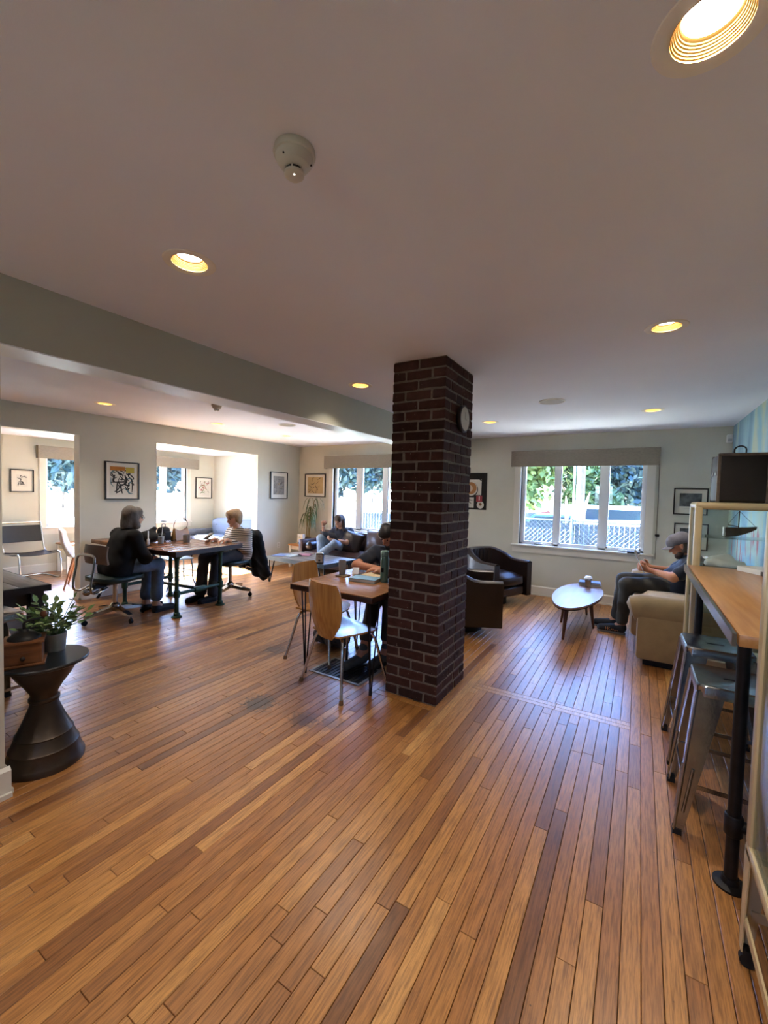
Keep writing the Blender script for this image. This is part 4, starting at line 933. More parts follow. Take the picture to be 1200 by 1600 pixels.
def part_of(p, t): return (p[0], p[1], p[1]+(p[2]-p[1])*t, p[3], p[3]+(p[4]-p[3])*t)
def shirt(name, body, R_, m, sleeve, e=.012, extra=(), forearm=0, hem=None, seed=1, cut=None):
    ps = inflate(R_['torso'][:3], e+.004)+[inflate([part_of(R_['torso'][3], .78)], e)[0]]+inflate(R_['torso'][4:], e)
    for s in 'LR':
        ps.append(inflate([part_of(R_['arms'][s][0], sleeve)], e+.006)[0])
        if forearm: ps.append(inflate([part_of(R_['arms'][s][1], forearm)], e)[0])
    return blob(name, ps+list(extra), m, .0085, .035, body, .0028, cut, seed)
def trousers(body, R_, m, shin=.92, flare=0, e=.012, seed=2):
    ps = inflate(R_['torso'][2:3], e)
    for s in 'LR':
        a, b = R_['legs'][s]; ps += [inflate([a], e)[0]]; q = part_of(b, shin); ps.append((q[0], q[1], q[2], q[3]+e, q[4]+e+flare))
    return blob('trousers', ps, m, .0085, .03, body, .003, None, seed)
def shoes(body, R_, m, sole, e=.012, hi=0):
    for s in 'LR':
        p = R_['feet'][s]; a, b = p[1][1], p[1][2]; o = blob('shoe', [cone(a+V(0, 0, -.012), b, .04+e*.5, .034+e*.3), cone(a+V(0, 0, .012+hi), a+V(0, 0, -.02), .036+e*.4, .04)], m, .007, .03, body, cut=lambda X_, Y_, Z_: .002-Z_)
        d = nrm((b-a)*V(1, 1, 0)); n = V(-d[1], d[0], 0); pts = [(a-d*.045), (a-d*.03+n*.036), (b+n*.038), (b+d*.034+n*.015), (b+d*.034-n*.015), (b-n*.038), (a-d*.03-n*.036)]
        MB().prism([(q[0], q[1]) for q in pts], .001, .02).build('sole', sole, o, smooth=False)
navy = mat('navy_knit', '#141a2a', .9, var=.2, vscale=20, bump=.2, bscale=250, sheen=.15); blackknit = mat('black_knit', '#0d0d10', .92, var=.2, vscale=20, bump=.25, bscale=220)
denim = mat('faded_denim', '#5f7186', .85, var=.15, vscale=25, bump=.15, bscale=300); denimlt = mat('light_denim', '#8fa3b8', .85, var=.15, vscale=20, bump=.15, bscale=300); charcoal = mat('charcoal_twill', '#3a3b3f', .85, var=.15, vscale=25, bump=.12, bscale=300)
olive = mat('dark_olive_twill', '#33302a', .85, var=.15, vscale=25, bump=.12, bscale=300); shoeblk = mat('black_suede', '#131214', .7, var=.1); solem = mat('sole_grey', '#7d7a72', .8)

# ---- woman in black cardigan, back three-quarter view, facing +Y
c = V(-4.96, 2.47, 0)
J = dict(pelvis=c+V(0, -.02, .60), chest=c+V(.01, .07, .86), neck=c+V(.01, .115, .99), shL=c+V(-.165, .08, .93), shR=c+V(.175, .08, .93), elL=c+V(-.22, .17, .68), elR=c+V(.23, .17, .68), wrL=c+V(-.12, .40, .73), wrR=c+V(.12, .28, .66),
         hipL=c+V(-.09, 0, .60), hipR=c+V(.09, 0, .60), knL=c+V(-.11, .42, .55), knR=c+V(.10, .40, .57), anL=c+V(-.10, .36, .09), anR=c+V(.09, .38, .10), toL=c+V(-.12, .55, .02), toR=c+V(.08, .58, .02))
b, R1 = figure('woman with grey bob in black cardigan and jeans, seated with her back turned', J, c+V(.0, .165, 1.125), V(-.1, 1, -.06), V(0, 0, 1), skin, dict(L=(V(.3, .9, 0), V(0, 0, -1), .3, -1), R=(V(-.4, .8, 0), V(0, 0, -1), .5, 1)))
shirt('cardigan', b, R1, blackknit, 1, .016, forearm=.9, extra=[cone(J['pelvis']-V(.06, .02, .05), J['chest'], .13, .115), cone(J['pelvis']-V(-.06, .02, .05), J['chest'], .13, .115)])
trousers(b, R1, denim, .8, .016); shoes(b, R1, shoeblk, rubber)
H = R1['H']; greyhair = mat('grey_hair', '#6f665d', .6, var=.35, vscale=30, stretch=(6, 6, .6), bump=.5, bscale=60)
blob('hair', [cone(H(-.03, 0, .05), H(.01, 0, .055), .094, .08), cone(H(-.05, 0, .0), H(-.06, 0, -.08), .082, .078), cone(H(-.02, .055, .0), H(-.012, .078, -.085), .035, .04), cone(H(-.02, -.055, .0), H(-.012, -.078, -.085), .035, .04), cone(H(.05, .02, .08), H(.05, -.02, .08), .028)], greyhair, .0075, .03, b, .003)
g = MB()
for sd in (-1, 1): g.tube([tuple(H(.10+.0*sd, sd*.031+.019*math.cos(a), .008+.015*math.sin(a))) for a in np.linspace(0, 2*PI, 14, endpoint=False)], .0016, 5, closed=True); g.tube([tuple(H(.095, sd*.052, .012)), tuple(H(.0, sd*.085, .015))], .0016, 5)
g.tube([tuple(H(.102, -.012, .012)), tuple(H(.102, .012, .012))], .0016, 5); g.build('spectacles', blackm, b)

# ---- woman in striped top, facing -Y
c = V(-4.87, 3.98, 0)
J = dict(pelvis=c+V(0, .07, .58), chest=c+V(0, .06, .80), neck=c+V(0, .03, .925), shL=c+V(.165, .07, .87), shR=c+V(-.165, .07, .87), elL=c+V(.20, .06, .63), elR=c+V(-.20, -.04, .67), wrL=c+V(.10, -.20, .795), wrR=c+V(-.08, -.27, .80),
         hipL=c+V(.09, .02, .58), hipR=c+V(-.09, .02, .58), knL=c+V(.11, -.38, .55), knR=c+V(-.10, -.42, .55), anL=c+V(.10, -.42, .10), anR=c+V(-.08, -.48, .10), toL=c+V(.09, -.60, .02), toR=c+V(-.08, -.66, .02))
b, R2 = figure('smiling woman with short blonde hair in striped top seated at the pipe table', J, c+V(0, -.02, 1.07), V(-.05, -1, -.16), V(0, -.1, 1), skin, dict(L=(V(-.4, -1, -.02), V(0, 0, -1), .6, 1), R=(V(.2, -1, -.02), V(0, 0, -1), .4, -1)), .97)
sm_, nt, bs = nodes_of('striped_jersey'); ge = N(nt, 'ShaderNodeNewGeometry'); sp_n = N(nt, 'ShaderNodeSeparateXYZ'); nt.links.new(ge.outputs['Position'], sp_n.inputs[0])
mu = N(nt, 'ShaderNodeMath', operation='MULTIPLY'); mu.inputs[1].default_value = 36; nt.links.new(sp_n.outputs[2], mu.inputs[0]); fr_ = N(nt, 'ShaderNodeMath', operation='FRACT'); nt.links.new(mu.outputs[0], fr_.inputs[0])
rr_ = nt.nodes.new('ShaderNodeValToRGB'); rr_.color_ramp.interpolation = 'CONSTANT'; rr_.color_ramp.elements[0].color = lin('#d8cfc2'); rr_.color_ramp.elements[1].position = .6; rr_.color_ramp.elements[1].color = lin('#2c2523'); nt.links.new(fr_.outputs[0], rr_.inputs[0]); nt.links.new(rr_.outputs[0], bs.inputs['Base Color']); bs.inputs['Roughness'].default_value = .9
shirt('striped_top', b, R2, sm_, 1, .014, forearm=.75, extra=[cone(J['pelvis']+V(0, 0, -.02), J['chest'], .135, .12)], seed=4); trousers(b, R2, charcoal, .95, .03, seed=5); shoes(b, R2, shoeblk, rubber)
H = R2['H']; blonde = mat('blonde_grey_hair', '#b08e66', .6, var=.3, vscale=30, stretch=(5, 5, .7), bump=.5, bscale=60)
blob('hair', [cone(H(-.035, 0, .055), H(.03, 0, .07), .088, .07), cone(H(-.055, 0, .02), H(-.06, 0, -.045), .08, .06), cone(H(-.02, .055, .04), H(-.015, .07, -.02), .04, .03), cone(H(-.02, -.055, .04), H(-.015, -.07, -.02), .04, .03), cone(H(.06, .03, .075), H(.05, -.045, .065), .033)], blonde, .0075, .03, b, .004)
# her coat over the chair back
coat = blob('black_coat', [cone((-5.03, 4.235, .85), (-4.70, 4.235, .85), .05), cone((-4.98, 4.25, .82), (-4.95, 4.30, .35), .075, .07), cone((-4.85, 4.26, .82), (-4.80, 4.33, .28), .08, .075), cone((-4.74, 4.25, .82), (-4.68, 4.36, .22), .07, .055), cone((-4.66, 4.24, .8), (-4.6, 4.34, .26), .05, .045)], blackknit, .011, .06, None, .008, seed=3)
tag(coat, 'black coat hanging over the back of the swivel chair', 'coat')

# ---- woman on the brown sofa, facing -Y
c = V(-4.66, 6.06, 0)
J = dict(pelvis=c+V(0, .10, .53), chest=c+V(.01, .17, .70), neck=c+V(.01, .12, .82), shL=c+V(.18, .15, .77), shR=c+V(-.17, .15, .76), elL=c+V(.27, -.06, .60), elR=c+V(-.25, -.06, .62), wrL=c+V(.14, -.26, .66), wrR=c+V(-.21, -.14, .86),
         hipL=c+V(.09, .04, .52), hipR=c+V(-.09, .04, .52), knL=c+V(.2, -.33, .60), knR=c+V(-.10, -.34, .67), anL=c+V(.02, -.46, .42), anR=c+V(-.05, -.38, .36), toL=c+V(-.06, -.56, .38), toR=c+V(-.06, -.49, .27))
b, R3 = figure('woman in navy t-shirt and light jeans reading cross-legged on the leather sofa', J, c+V(.01, .05, .955), V(.02, -1, -.22), V(0, -.2, 1), skin, dict(L=(V(-.5, -.7, .1), V(-.3, 0, .6), .9, 1), R=(V(.05, -.1, 1), V(.9, -.3, 0), 1.3, 1)), .97)
shirt('t_shirt', b, R3, navy, .62, .012, seed=6); trousers(b, R3, denimlt, .93, .02, seed=7); shoes(b, R3, shoeblk, rubber)
H = R3['H']; brownhair = mat('brown_hair', '#4a3527', .6, var=.3, vscale=30, stretch=(6, 6, .6), bump=.5, bscale=60)
blob('hair', [cone(H(-.035, 0, .05), H(.02, 0, .058), .088, .078), cone(H(-.03, .065, .03), H(.0, .08, -.15), .04, .03), cone(H(-.03, -.065, .03), H(.0, -.08, -.15), .04, .03), cone(H(-.06, 0, .0), H(-.06, 0, -.14), .075, .05), cone(H(.04, .035, .085), H(.04, -.035, .085), .026)], brownhair, .0075, .03, b, .003)
MB().tube([tuple(J['wrR']+V(.027*math.cos(a), .027*math.sin(a), .01)) for a in np.linspace(0, 2*PI, 14, endpoint=False)], .006, 6, closed=True).build('wrist_watch', whitepaint, b)

# ---- man with headphones at the hairpin table, facing -Y, mostly behind the column
c = V(-2.08, 3.72, 0)
J = dict(pelvis=c+V(0, .05, .56), chest=c+V(-.01, -.05, .82), neck=c+V(0, -.10, .93), shL=c+V(.19, -.08, .87), shR=c+V(-.20, -.10, .87), elL=c+V(.27, -.36, .79), elR=c+V(-.20, -.44, .79), wrL=c+V(.10, -.47, .785), wrR=c+V(.04, -.44, .785),
         hipL=c+V(.09, .0, .56), hipR=c+V(-.09, .0, .56), knL=c+V(.2, -.46, .54), knR=c+V(.05, -.5, .52), anL=c+V(.24, -.60, .12), anR=c+V(.11, -.76, .13), toL=c+V(.22, -.8, .03), toR=c+V(.06, -.95, .03))
b, R4 = figure('man in dark t-shirt with headphones leaning on the hairpin table', J, c+V(-.005, -.17, 1.06), V(-.12, -1, -.5), V(0, -.4, 1), skin2, dict(L=(V(-.9, -.4, 0), V(0, 0, -1), .4, 1), R=(V(1, -.1, 0), V(0, 0, -1), .4, -1)), 1.06)
shirt('t_shirt', b, R4, navy, .7, .014, seed=8); trousers(b, R4, olive, .75, .006, seed=9); shoes(b, R4, mat('grey_knit_shoe', '#4c4f4e', .9, var=.15, vscale=40, bump=.3, bscale=300), rubber, hi=.05)
H = R4['H']; blackhair = mat('black_hair', '#15110f', .55, var=.3, vscale=30, bump=.4, bscale=60)
blob('hair', [cone(H(-.035, 0, .05), H(.03, 0, .065), .088, .072), cone(H(-.05, 0, .01), H(-.05, 0, -.04), .078, .06), cone(H(.065, .03, .07), H(.065, -.03, .07), .03)], blackhair, .0075, .03, b, .003)
blob('beard', [cone(H(.05, 0, -.085), H(.035, .03, -.065), .034), cone(H(.05, 0, -.085), H(.035, -.03, -.065), .034)], blackhair, .0075, .02, b)
hp_ = thing('headphones', 'silver over-ear headphones worn by the man at the hairpin table', 'headphones'); hs = mat('silver_plastic', '#b9bcc0', .35, .3)
MB().tube([tuple(H(-.01, .098*math.cos(a), .02+.125*math.sin(a))) for a in np.linspace(0, PI, 16)], .009, 8).build('headband', hs, hp_)
for sd in (-1, 1): MB().tube([tuple(H(-.005, sd*.083, -.005)), tuple(H(-.005, sd*.115, -.005))], [.038, .03], 16).build('ear_cup', hs, hp_)

# ---- man in cap reading on the cream sofa, facing -X
c = V(.38, 5.40, 0)
J = dict(pelvis=c+V(.0, 0, .60), chest=c+V(.12, -.01, .79), neck=c+V(.10, 0, .91), shL=c+V(.13, -.20, .85), shR=c+V(.13, .19, .85), elL=c+V(-.06, -.27, .71), elR=c+V(-.05, .25, .70), wrL=c+V(-.27, -.13, .74), wrR=c+V(-.25, .12, .74),
         hipL=c+V(-.02, -.1, .59), hipR=c+V(-.02, .1, .59), knL=c+V(-.47, -.12, .56), knR=c+V(-.50, .08, .58), anL=c+V(-.50, -.10, .12), anR=c+V(-.56, .1, .12), toL=c+V(-.70, -.1, .03), toR=c+V(-.76, .1, .03))
b, R5 = figure('man in grey cap and dark polo shirt reading on the cream sofa', J, c+V(.0, -.01, 1.005), V(-1, -.12, -.42), V(-.3, 0, 1), skin2, dict(L=(V(-1, .15, .25), V(0, .9, .3), 1.1, -1), R=(V(-1, -.15, .25), V(0, -.9, .3), 1.1, 1)), 1.08)
shirt('polo_shirt', b, R5, navy, .72, .014, extra=[cone(J['pelvis']+V(-.03, 0, .04), J['chest']+V(-.04, 0, -.05), .14, .13)], seed=10); trousers(b, R5, olive, .93, .008, seed=11); shoes(b, R5, mat('dark_running_shoe', '#1b1e22', .7, var=.2, vscale=30), solem, .016)
H = R5['H']; blob('hair', [cone(H(-.05, 0, .02), H(-.055, 0, -.045), .08, .065), cone(H(-.02, .06, .0), H(.0, .07, -.05), .03, .02), cone(H(-.02, -.06, .0), H(.0, -.07, -.05), .03, .02)], brownhair, .0075, .03, b, .003)
blob('beard', [cone(H(.05, 0, -.088), H(.03, .035, -.065), .032), cone(H(.05, 0, -.088), H(.03, -.035, -.065), .032)], brownhair, .0075, .02, b)
cap = thing('baseball_cap', 'washed grey baseball cap on the reading man', 'cap'); capm = mat('grey_canvas', '#6d6a70', .95, var=.15, vscale=30, bump=.2, bscale=300)
blob('crown', [cone(H(-.035, 0, .058), H(.02, 0, .06), .092, .082), cone(H(.03, .0, .055), H(.05, 0, .05), .07, .06)], capm, .0075, .03, cap, cut=lambda X_, Y_, Z_: -((X_-H(0, 0, .028)[0])*(H(0, 0, 1)-H(0, 0, 0))[0]+(Y_-H(0, 0, .028)[1])*(H(0, 0, 1)-H(0, 0, 0))[1]+(Z_-H(0, 0, .028)[2])*(H(0, 0, 1)-H(0, 0, 0))[2]))
MB().grid(lambda u, v: tuple(H(.06+.11*v*math.sqrt(max(.05, 1-(2*u-1)**2*.75)), .072*(2*u-1), .04-.02*(2*u-1)**2-.012*v)), 10, 5, .004).build('visor', capm, cap)
# lettering on the near running shoe
tx = bpy.data.curves.new('shoe_lettering', 'FONT'); tx.body = 'HOKA'; tx.size = .045; tx.extrude = .0008; tx.align_x = 'CENTER'
to = bpy.data.objects.new('shoe_lettering', tx); tx.materials.append(mat('logo_orange', '#c98a5a', .6))
lm_ = bpy.data.meshes.new_from_object(to); bpy.data.objects.remove(to); p = (R5['feet']['L'][1][1]*.55+R5['feet']['L'][1][2]*.45)
to = link('shoe_lettering', lm_, b, (p[0], p[1]-.046, .035)); to.rotation_euler = (math.radians(80), 0, 0)
# ============================================================ things on walls and ceiling
def stroke(pts, w):
    """flat ribbon in the xz plane"""
    P = spline(pts, 6); vs = []; n = len(P)
    for i, p in enumerate(P):
        d = (P[min(i+1, n-1)]-P[max(i-1, 0)]).normalized(); q = Vector((-d.z, 0, d.x))*w*(.35+.65*math.sin(PI*(i+.5)/n)); vs += [p+q, p-q]
    return vs, [(2*i, 2*i+1, 2*i+3, 2*i+2) for i in range(n-1)]
paper = mat('paper_mat_board', '#d9d3c4', .7, var=.02, coat=.35); framem = mat('black_frame', '#17120e', .35); ink = mat('ink_black', '#1a1815', .7)
def art(parent, w, h, seed, n, cols, bg, y=-.0105):
    r_ = random.Random(seed); MB().b2((-w/2, y, -h/2), (w/2, y+.001, h/2)).build('print', bg, parent, smooth=False)
    for m, k, ww in cols:
        b = MB()
        for i in range(max(1, int(n*k))):
            x, z = r_.uniform(-.36, .36)*w, r_.uniform(-.36, .36)*h; a = r_.uniform(0, 2*PI); L = r_.uniform(.12, .3)*min(w, h); pts = [(x, y-.0006, z)]
            for j in range(3): a += r_.uniform(-.9, .9); x = max(-.45*w, min(.45*w, x+L*.5*math.cos(a))); z = max(-.45*h, min(.45*h, z+L*.5*math.sin(a))); pts.append((x, y-.0006-.0002*j, z))
            vs, fs = stroke(pts, r_.uniform(.5, 1)*ww); b.add(vs, fs)
        b.build('drawing', m, parent, smooth=False, fix=False)['kind'] = 'stuff'
def picture(label, T, w, h, matw, artfn, fr=.014):
    """T: origin at picture centre on the wall, local -Y faces the room"""
    t = thing('framed_picture', label, 'picture', group='framed pictures on the walls'); t.matrix_world = T; f_ = MB(); d = .028
    for s in (-1, 1): f_.b2((s*w/2-(fr if s > 0 else 0), -d, -h/2), (s*w/2+(fr if s < 0 else 0), -.001, h/2)); f_.b2((-w/2+fr, -d, s*h/2-(fr if s > 0 else 0)), (w/2-fr, -.001, s*h/2+(fr if s < 0 else 0)))
    f_.build('picture_frame', framem, t, smooth=False); MB().b2((-w/2+fr, -.009, -h/2+fr), (w/2-fr, -.002, h/2-fr)).build('mat_board', paper, t, smooth=False)
    artfn(t, w-2*fr-2*matw, h-2*fr-2*matw)
TL = lambda y, z: TR(XL, y, z) @ RZ(PI/2); TB = lambda x, z: TR(x, YB, z); TE = lambda y, z: TR(XE, y, z) @ RZ(PI/2)
tanp = mat('tan_paper', '#b39a6c', .8, var=.08); whitep = mat('white_paper', '#cfcabd', .8, var=.03); greyp = mat('grey_print', '#8d8b84', .8, var=.25, vscale=18)
orangem = mat('ink_orange', '#b9772c', .8, var=.2); yellowm = mat('ink_yellow', '#b7a441', .8, var=.2); tealm = mat('ink_teal', '#5c7a80', .8); redm = mat('ink_red', '#a03a3e', .8)
def artA(t, w, h):
    art(t, w, h, 5, 30, [(tealm, .2, .012), (ink, 1, .009), (whitep, .25, .007)], whitep)
    MB().b2((-w*.48, -.0122, h*.34), (w*.12, -.0115, h*.48)).build('colour_block', orangem, t, smooth=False); MB().b2((w*.14, -.0122, h*.28), (w*.48, -.0115, h*.47)).build('colour_block', yellowm, t, smooth=False)
    f_ = MB()
    for pts, ww in (([(w*.1, -.0126, h*.2), (w*.16, -.0126, 0), (w*.1, -.0126, -h*.12), (w*.3, -.0126, -h*.16)], .016), ([(w*.1, -.0126, -h*.12), (-w*.06, -.0126, -h*.18), (0, -.0126, -h*.44)], .012), ([(-w*.46, -.0126, -h*.06), (0, -.0126, -h*.04), (w*.1, -.0126, -h*.02)], .008), ([(-w*.3, -.0126, h*.2), (-w*.36, -.0126, 0), (-w*.3, -.0126, -h*.05)], .014), ([(-w*.2, -.0126, -h*.05), (-w*.24, -.0126, -h*.42)], .009), ([(w*.34, -.0126, h*.12), (w*.4, -.0126, -h*.1), (w*.38, -.0126, -h*.4)], .008)):
        vs, fs = stroke(pts, ww); f_.add(vs, fs)
    f_.build('figures', ink, t, smooth=False, fix=False)
picture('framed ink print of seated figures with orange and yellow sky', TL(3.115, 1.565), .45, .52, .045, artA)
picture('framed narrow grey drawing near the wall outlet', TL(6.08, 1.595), .46, .53, .07, lambda t, w, h: art(t, w, h, 8, 16, [(ink, .8, .004), (tanp, .4, .005)], greyp))
picture('framed tan drawing above the dracaena plant', TB(-5.71, 1.62), .54, .47, .055, lambda t, w, h: art(t, w, h, 9, 14, [(ink, 1, .006)], tanp))
picture('small framed sketch in the porch above the cantilever chair', TE(2.815, 1.54), .31, .37, .07, lambda t, w, h: art(t, w, h, 10, 16, [(ink, 1, .006), (greyp, .6, .009)], whitep))
picture('framed red and green print in the porch beside the window', TE(6.17, 1.51), .42, .48, .05, lambda t, w, h: art(t, w, h, 11, 18, [(redm, .6, .012), (ink, .5, .005), (mat('ink_green', '#6d8a55', .8), .5, .007)], whitep))
darkphoto = mat('dark_photo', '#2b2d2e', .4, var=.5, vscale=14, col2='#6b6f70')
def photoart(t, w, h): MB().b2((-w*.5, -.0105, -h*.3), (w*.5, -.0095, h*.5)).build('photograph', darkphoto, t, smooth=False); MB().b2((-w*.3, -.0105, -h*.48), (w*.4, -.0095, -h*.40)).build('caption_slip', whitep, t, smooth=False)
picture('framed black and white photograph above its twin in the corner by the mural wall', TB(.55, 1.48), .36, .34, .05, photoart)
picture('framed dark photograph hanging lowest beside the reading man', TB(.57, 1.03), .36, .34, .05, photoart)
def poster():
    t = thing('wall_poster', 'collage poster with coffee cup on black ground behind the brick column', 'poster', (-2.39, YB, 1.56)); bl = mat('poster_black', '#16130f', .35)
    MB().b2((-.27, -.004, -.3), (.27, -.001, .3)).build('poster_sheet', bl, t, smooth=False)
    def quad(name, m, x0, x1, z0, z1, y): MB().b2((x0, y-.0005, z0), (x1, y, z1)).build(name, m, t, smooth=False)
    def disc(name, m, x, z, r, y): MB().add([(x+r*math.cos(a), y, z+r*math.sin(a)) for a in np.linspace(0, 2*PI, 28, endpoint=False)], [tuple(range(28))]).build(name, m, t, smooth=False, fix=False)
    quad('white_panel', whitep, -.2, .18, -.06, .19, -.0045); quad('white_panel', whitep, -.22, .06, -.27, -.1, -.0045)
    disc('cup_saucer', bl, -.0, .03, .125, -.006); disc('cup_rim', whitep, -.0, .04, .115, -.0065); disc('coffee', mat('latte', '#a9713c', .5), -.0, .05, .1, -.007); disc('foam_heart', mat('foam', '#cdb9a0', .5), -.02, .045, .055, -.0075)
    quad('red_mug', redm, .1, .2, -.17, -.07, -.0065); quad('mug_label', mat('mug_label', '#d8a9a4', .6), .14, .16, -.15, -.08, -.007); disc('paper_cup', whitep, .17, -.22, .06, -.006); disc('cup_mark', mat('cup_brown', '#7a5a33', .6), .17, -.21, .025, -.0065)
    b = MB()
    for pts in ([(-.2, -.0055, -.2), (-.12, -.0055, -.16), (-.1, -.0055, -.22), (-.02, -.0055, -.18), (.02, -.0055, -.21)], [(-.18, -.0055, -.15), (-.05, -.0055, -.14), (.04, -.0055, -.15)], [(.1, -.0055, .26), (.14, -.0055, .2), (.2, -.0055, .16)]): b.add(*stroke(pts, .007))
    b.build('script_lines', ink, t, smooth=False, fix=False)
poster()
# ---- ceiling devices
detm = mat('detector_plastic', '#c9c3b4', .5, var=.04); slotm = mat('dark_slot', '#1c1a18', .8)
def detector(label, x, y, s):
    t = thing('smoke_detector', label, 'smoke detector', (x, y, HC), 0, 'smoke detectors')
    MB().lathe([(.055*s, 0), (.057*s, -.012*s), (.055*s, -.018*s), (.051*s, -.02*s), (.049*s, -.03*s), (.04*s, -.042*s)], seg=36).build('detector_base', detm, t)
    MB().lathe([(.04*s, -.042*s), (.03*s, -.05*s), (.026*s, -.052*s)], seg=32).build('detector_collar', detm, t)
    MB().lathe([(.023*s, -.05*s), (.023*s, -.062*s)], seg=32).build('sensor_gap', slotm, t)
    hd = MB(); hd.lathe([(.027*s, -.06*s), (.027*s, -.066*s), (.02*s, -.072*s), (.0001, -.073*s)], seg=32)
    for k in range(6): a = PI/3*k; hd.box((.0255*s*math.cos(a), .0255*s*math.sin(a), -.056*s), (.003*s, .003*s, .014*s))
    hd.build('sensor_head', detm, t)
    led = MB().ball((.01*s, -.01*s, -.0728*s), .0022*s, 8).build('indicator_light', mat('led_white', (1, .98, .9, 1), .3, emit=3), t)
    for k in range(3): a = .6+2*PI*k/3; MB().ball((.045*s*math.cos(a), .045*s*math.sin(a), -.036*s), .0028*s, 8).build('screw_hole', slotm, t)
detector('large round smoke detector on the main ceiling before the beam', -.865, .895, 1.02)
detector('small smoke detector beyond the beam above the pipe table', -4.07, 3.06, 1.0)
spk = mat('speaker_grille', '#b3ada2', .7, var=.06, vscale=200)
for lb, x, y in (('round flush ceiling speaker between column and window', -.78, 4.39), ('round flush ceiling speaker beyond the beam near the sofa', -4.33, 4.42)):
    t = thing('ceiling_speaker', lb, 'speaker', (x, y, HC), 0, 'ceiling speakers'); MB().lathe([(.12, 0), (.121, -.006), (.112, -.008)], seg=36, caps=False).build('speaker_ring', ringm, t); MB().lathe([(.112, -.007), (.06, -.009), (.0001, -.01)], seg=36).build('speaker_grille', spk, t)
t = thing('motion_sensor', 'small white motion sensor high in the corner by the mural wall', 'sensor', (.905, YB, 2.265)); MB().rbox((0, -.025, 0), (.06, .045, .1), .012, 3).build('housing', mat('sensor_white', '#dcdcd8', .4), t); MB().box((0, -.049, -.018), (.04, .004, .03)).build('lens', mat('sensor_lens', '#b9bcbd', .2), t)
t = thing('wall_outlet', 'white electrical outlet low on the wall near the end table', 'outlet', (XL, 6.10, .4)); MB().rbox((.004, 0, 0), (.006, .075, .118), .003).build('cover_plate', mat('outlet_white', '#e0ddd2', .4), t)
for z in (-.024, .024): MB().rbox((.008, 0, z), (.004, .034, .03), .002).build('socket', detm, t)
t = thing('wall_clock', 'round pale clock with dark rim mounted high on the brick column', 'clock', (-1.155, 2.945, 2.035)); Tm = Matrix.Rotation(PI/2, 4, 'Y')
MB().lathe([(.04, .0), (.085, .004), (.098, .02), (.098, .034), (.092, .04), (.086, .04)], seg=36, T=Tm, caps=False).build('rim', mat('clock_rim', '#2a231f', .4), t); MB().lathe([(.086, .034), (.086, .0385), (.0001, .039)], seg=36, T=Tm).build('face', mat('clock_face', '#bdb6a2', .4, var=.04), t)
MB().box((.0405, .0, .022), (.002, .004, .05)).box((.0405, .016, -.003), (.002, .034, .004)).build('hands', mat('clock_hand', '#a69f8c', .5), t)
t = thing('floor_vent', 'dark slatted floor vent with pale metal rim beneath the hairpin table', 'vent', (-2.025, 2.79, 0)); f_ = MB()
for s in (-1, 1): f_.b2((-.25, s*.16-.012, 0), (.25, s*.16+.012, .006)); f_.b2((s*.24-.012, -.15, 0), (s*.24+.012, .15, .006))
f_.build('vent_rim', mat('vent_rim', '#9a978f', .4, .5), t, smooth=False); MB().b2((-.23, -.15, 0), (.23, .15, .0012)).build('vent_pan', mat('vent_pan', '#15171b', .6), t, smooth=False)
for k in range(13): MB().b2((-.222+.0355*k, -.148, .001), (-.204+.0355*k, .148, .005)).build('slat', mat('vent_slat', '#23262b', .5, .4), t, smooth=False)
t = thing('shade_cord', 'dark shade cord hanging beside the window near the reading man', 'cord', (.20, YB, 0)); MB().tube([(0, -.015, 1.94), (.002, -.012, 1.3), (0, -.014, .7)], .0025, 6).build('cord', blackm, t); MB().rbox((.01, -.02, 1.02), (.05, .03, .03), .008).build('cord_cleat', blackm, t)
tag(MB().rbox((-.06, 6.60, .772), (.13, .035, .022), .008).rbox((.012, 6.60, .772), (.03, .03, .018), .006).build('remote_control', rubber), 'black remote control lying on the window sill', 'remote')

# ============================================================ things on tables
def bookobj(name, label, loc, size, rz, cover, pages=whitep, cat='book', group=None):
    t = thing(name, label, cat, loc, rz, group); w, d, h = size; c = MB(); c.b2((-w/2, -d/2, 0), (w/2, d/2, .003)); c.b2((-w/2, -d/2, h-.003), (w/2, d/2, h)); c.b2((-w/2, -d/2, .003), (-w/2+.003, d/2, h-.003)); c.build('cover', cover, t, smooth=False)
    MB().b2((-w/2+.003, -d/2+.004, .003), (w/2-.004, d/2-.004, h-.003)).build('pages', pages, t, smooth=False); return t
def cup(label, loc, r0, r1, h, m, lid=None, liquid=None, straw=False, handle=False, name='cup', inner=True):
    t = thing(name, label, 'cup', loc); MB().lathe([(r0*.92, .003), (r0, 0), (r0*1.0, .004), (r1, h), (r1-.003, h), (r0*.93, .006), (.0001, .006)], seg=24).build('body', m, t, fix=False)
    if liquid: MB().lathe([(r0*.9, .007), (r0*.9+(r1-r0)*.8, h*.82), (.0001, h*.82)], seg=24).build('drink', liquid, t)
    if lid: MB().lathe([(r1+.003, h-.004), (r1+.004, h+.004), (r1*.85, h+.014), (r1*.8, h+.022), (.0001, h+.022)], seg=24).build('lid', lid, t)
    if straw: MB().tube([(0, 0, h*.3), (.015, .01, h+.09)], .004, 8).build('straw', mat('straw_white', '#e3e6e8', .4), t)
    if handle: MB().tube(arc((0, r1, h*.5), .025, -PI/2, PI/2, 8, (0, 1, 0), (0, 0, 1)), .005, 8).build('handle', m, t)
    return t
greycup = mat('stoneware_grey', '#8f8c84', .5, var=.06); plastic = glass_mat('clear_plastic', (.9, .93, .95, 1), .1); coffeem = mat('iced_coffee', '#9a7a58', .3)
ZP = .766
cup('clear plastic cup with straw on the pipe table', (-5.19, 3.10, ZP), .033, .045, .12, plastic, lid=plastic, liquid=mat('ice_water', '#c9d0d2', .2), straw=True)
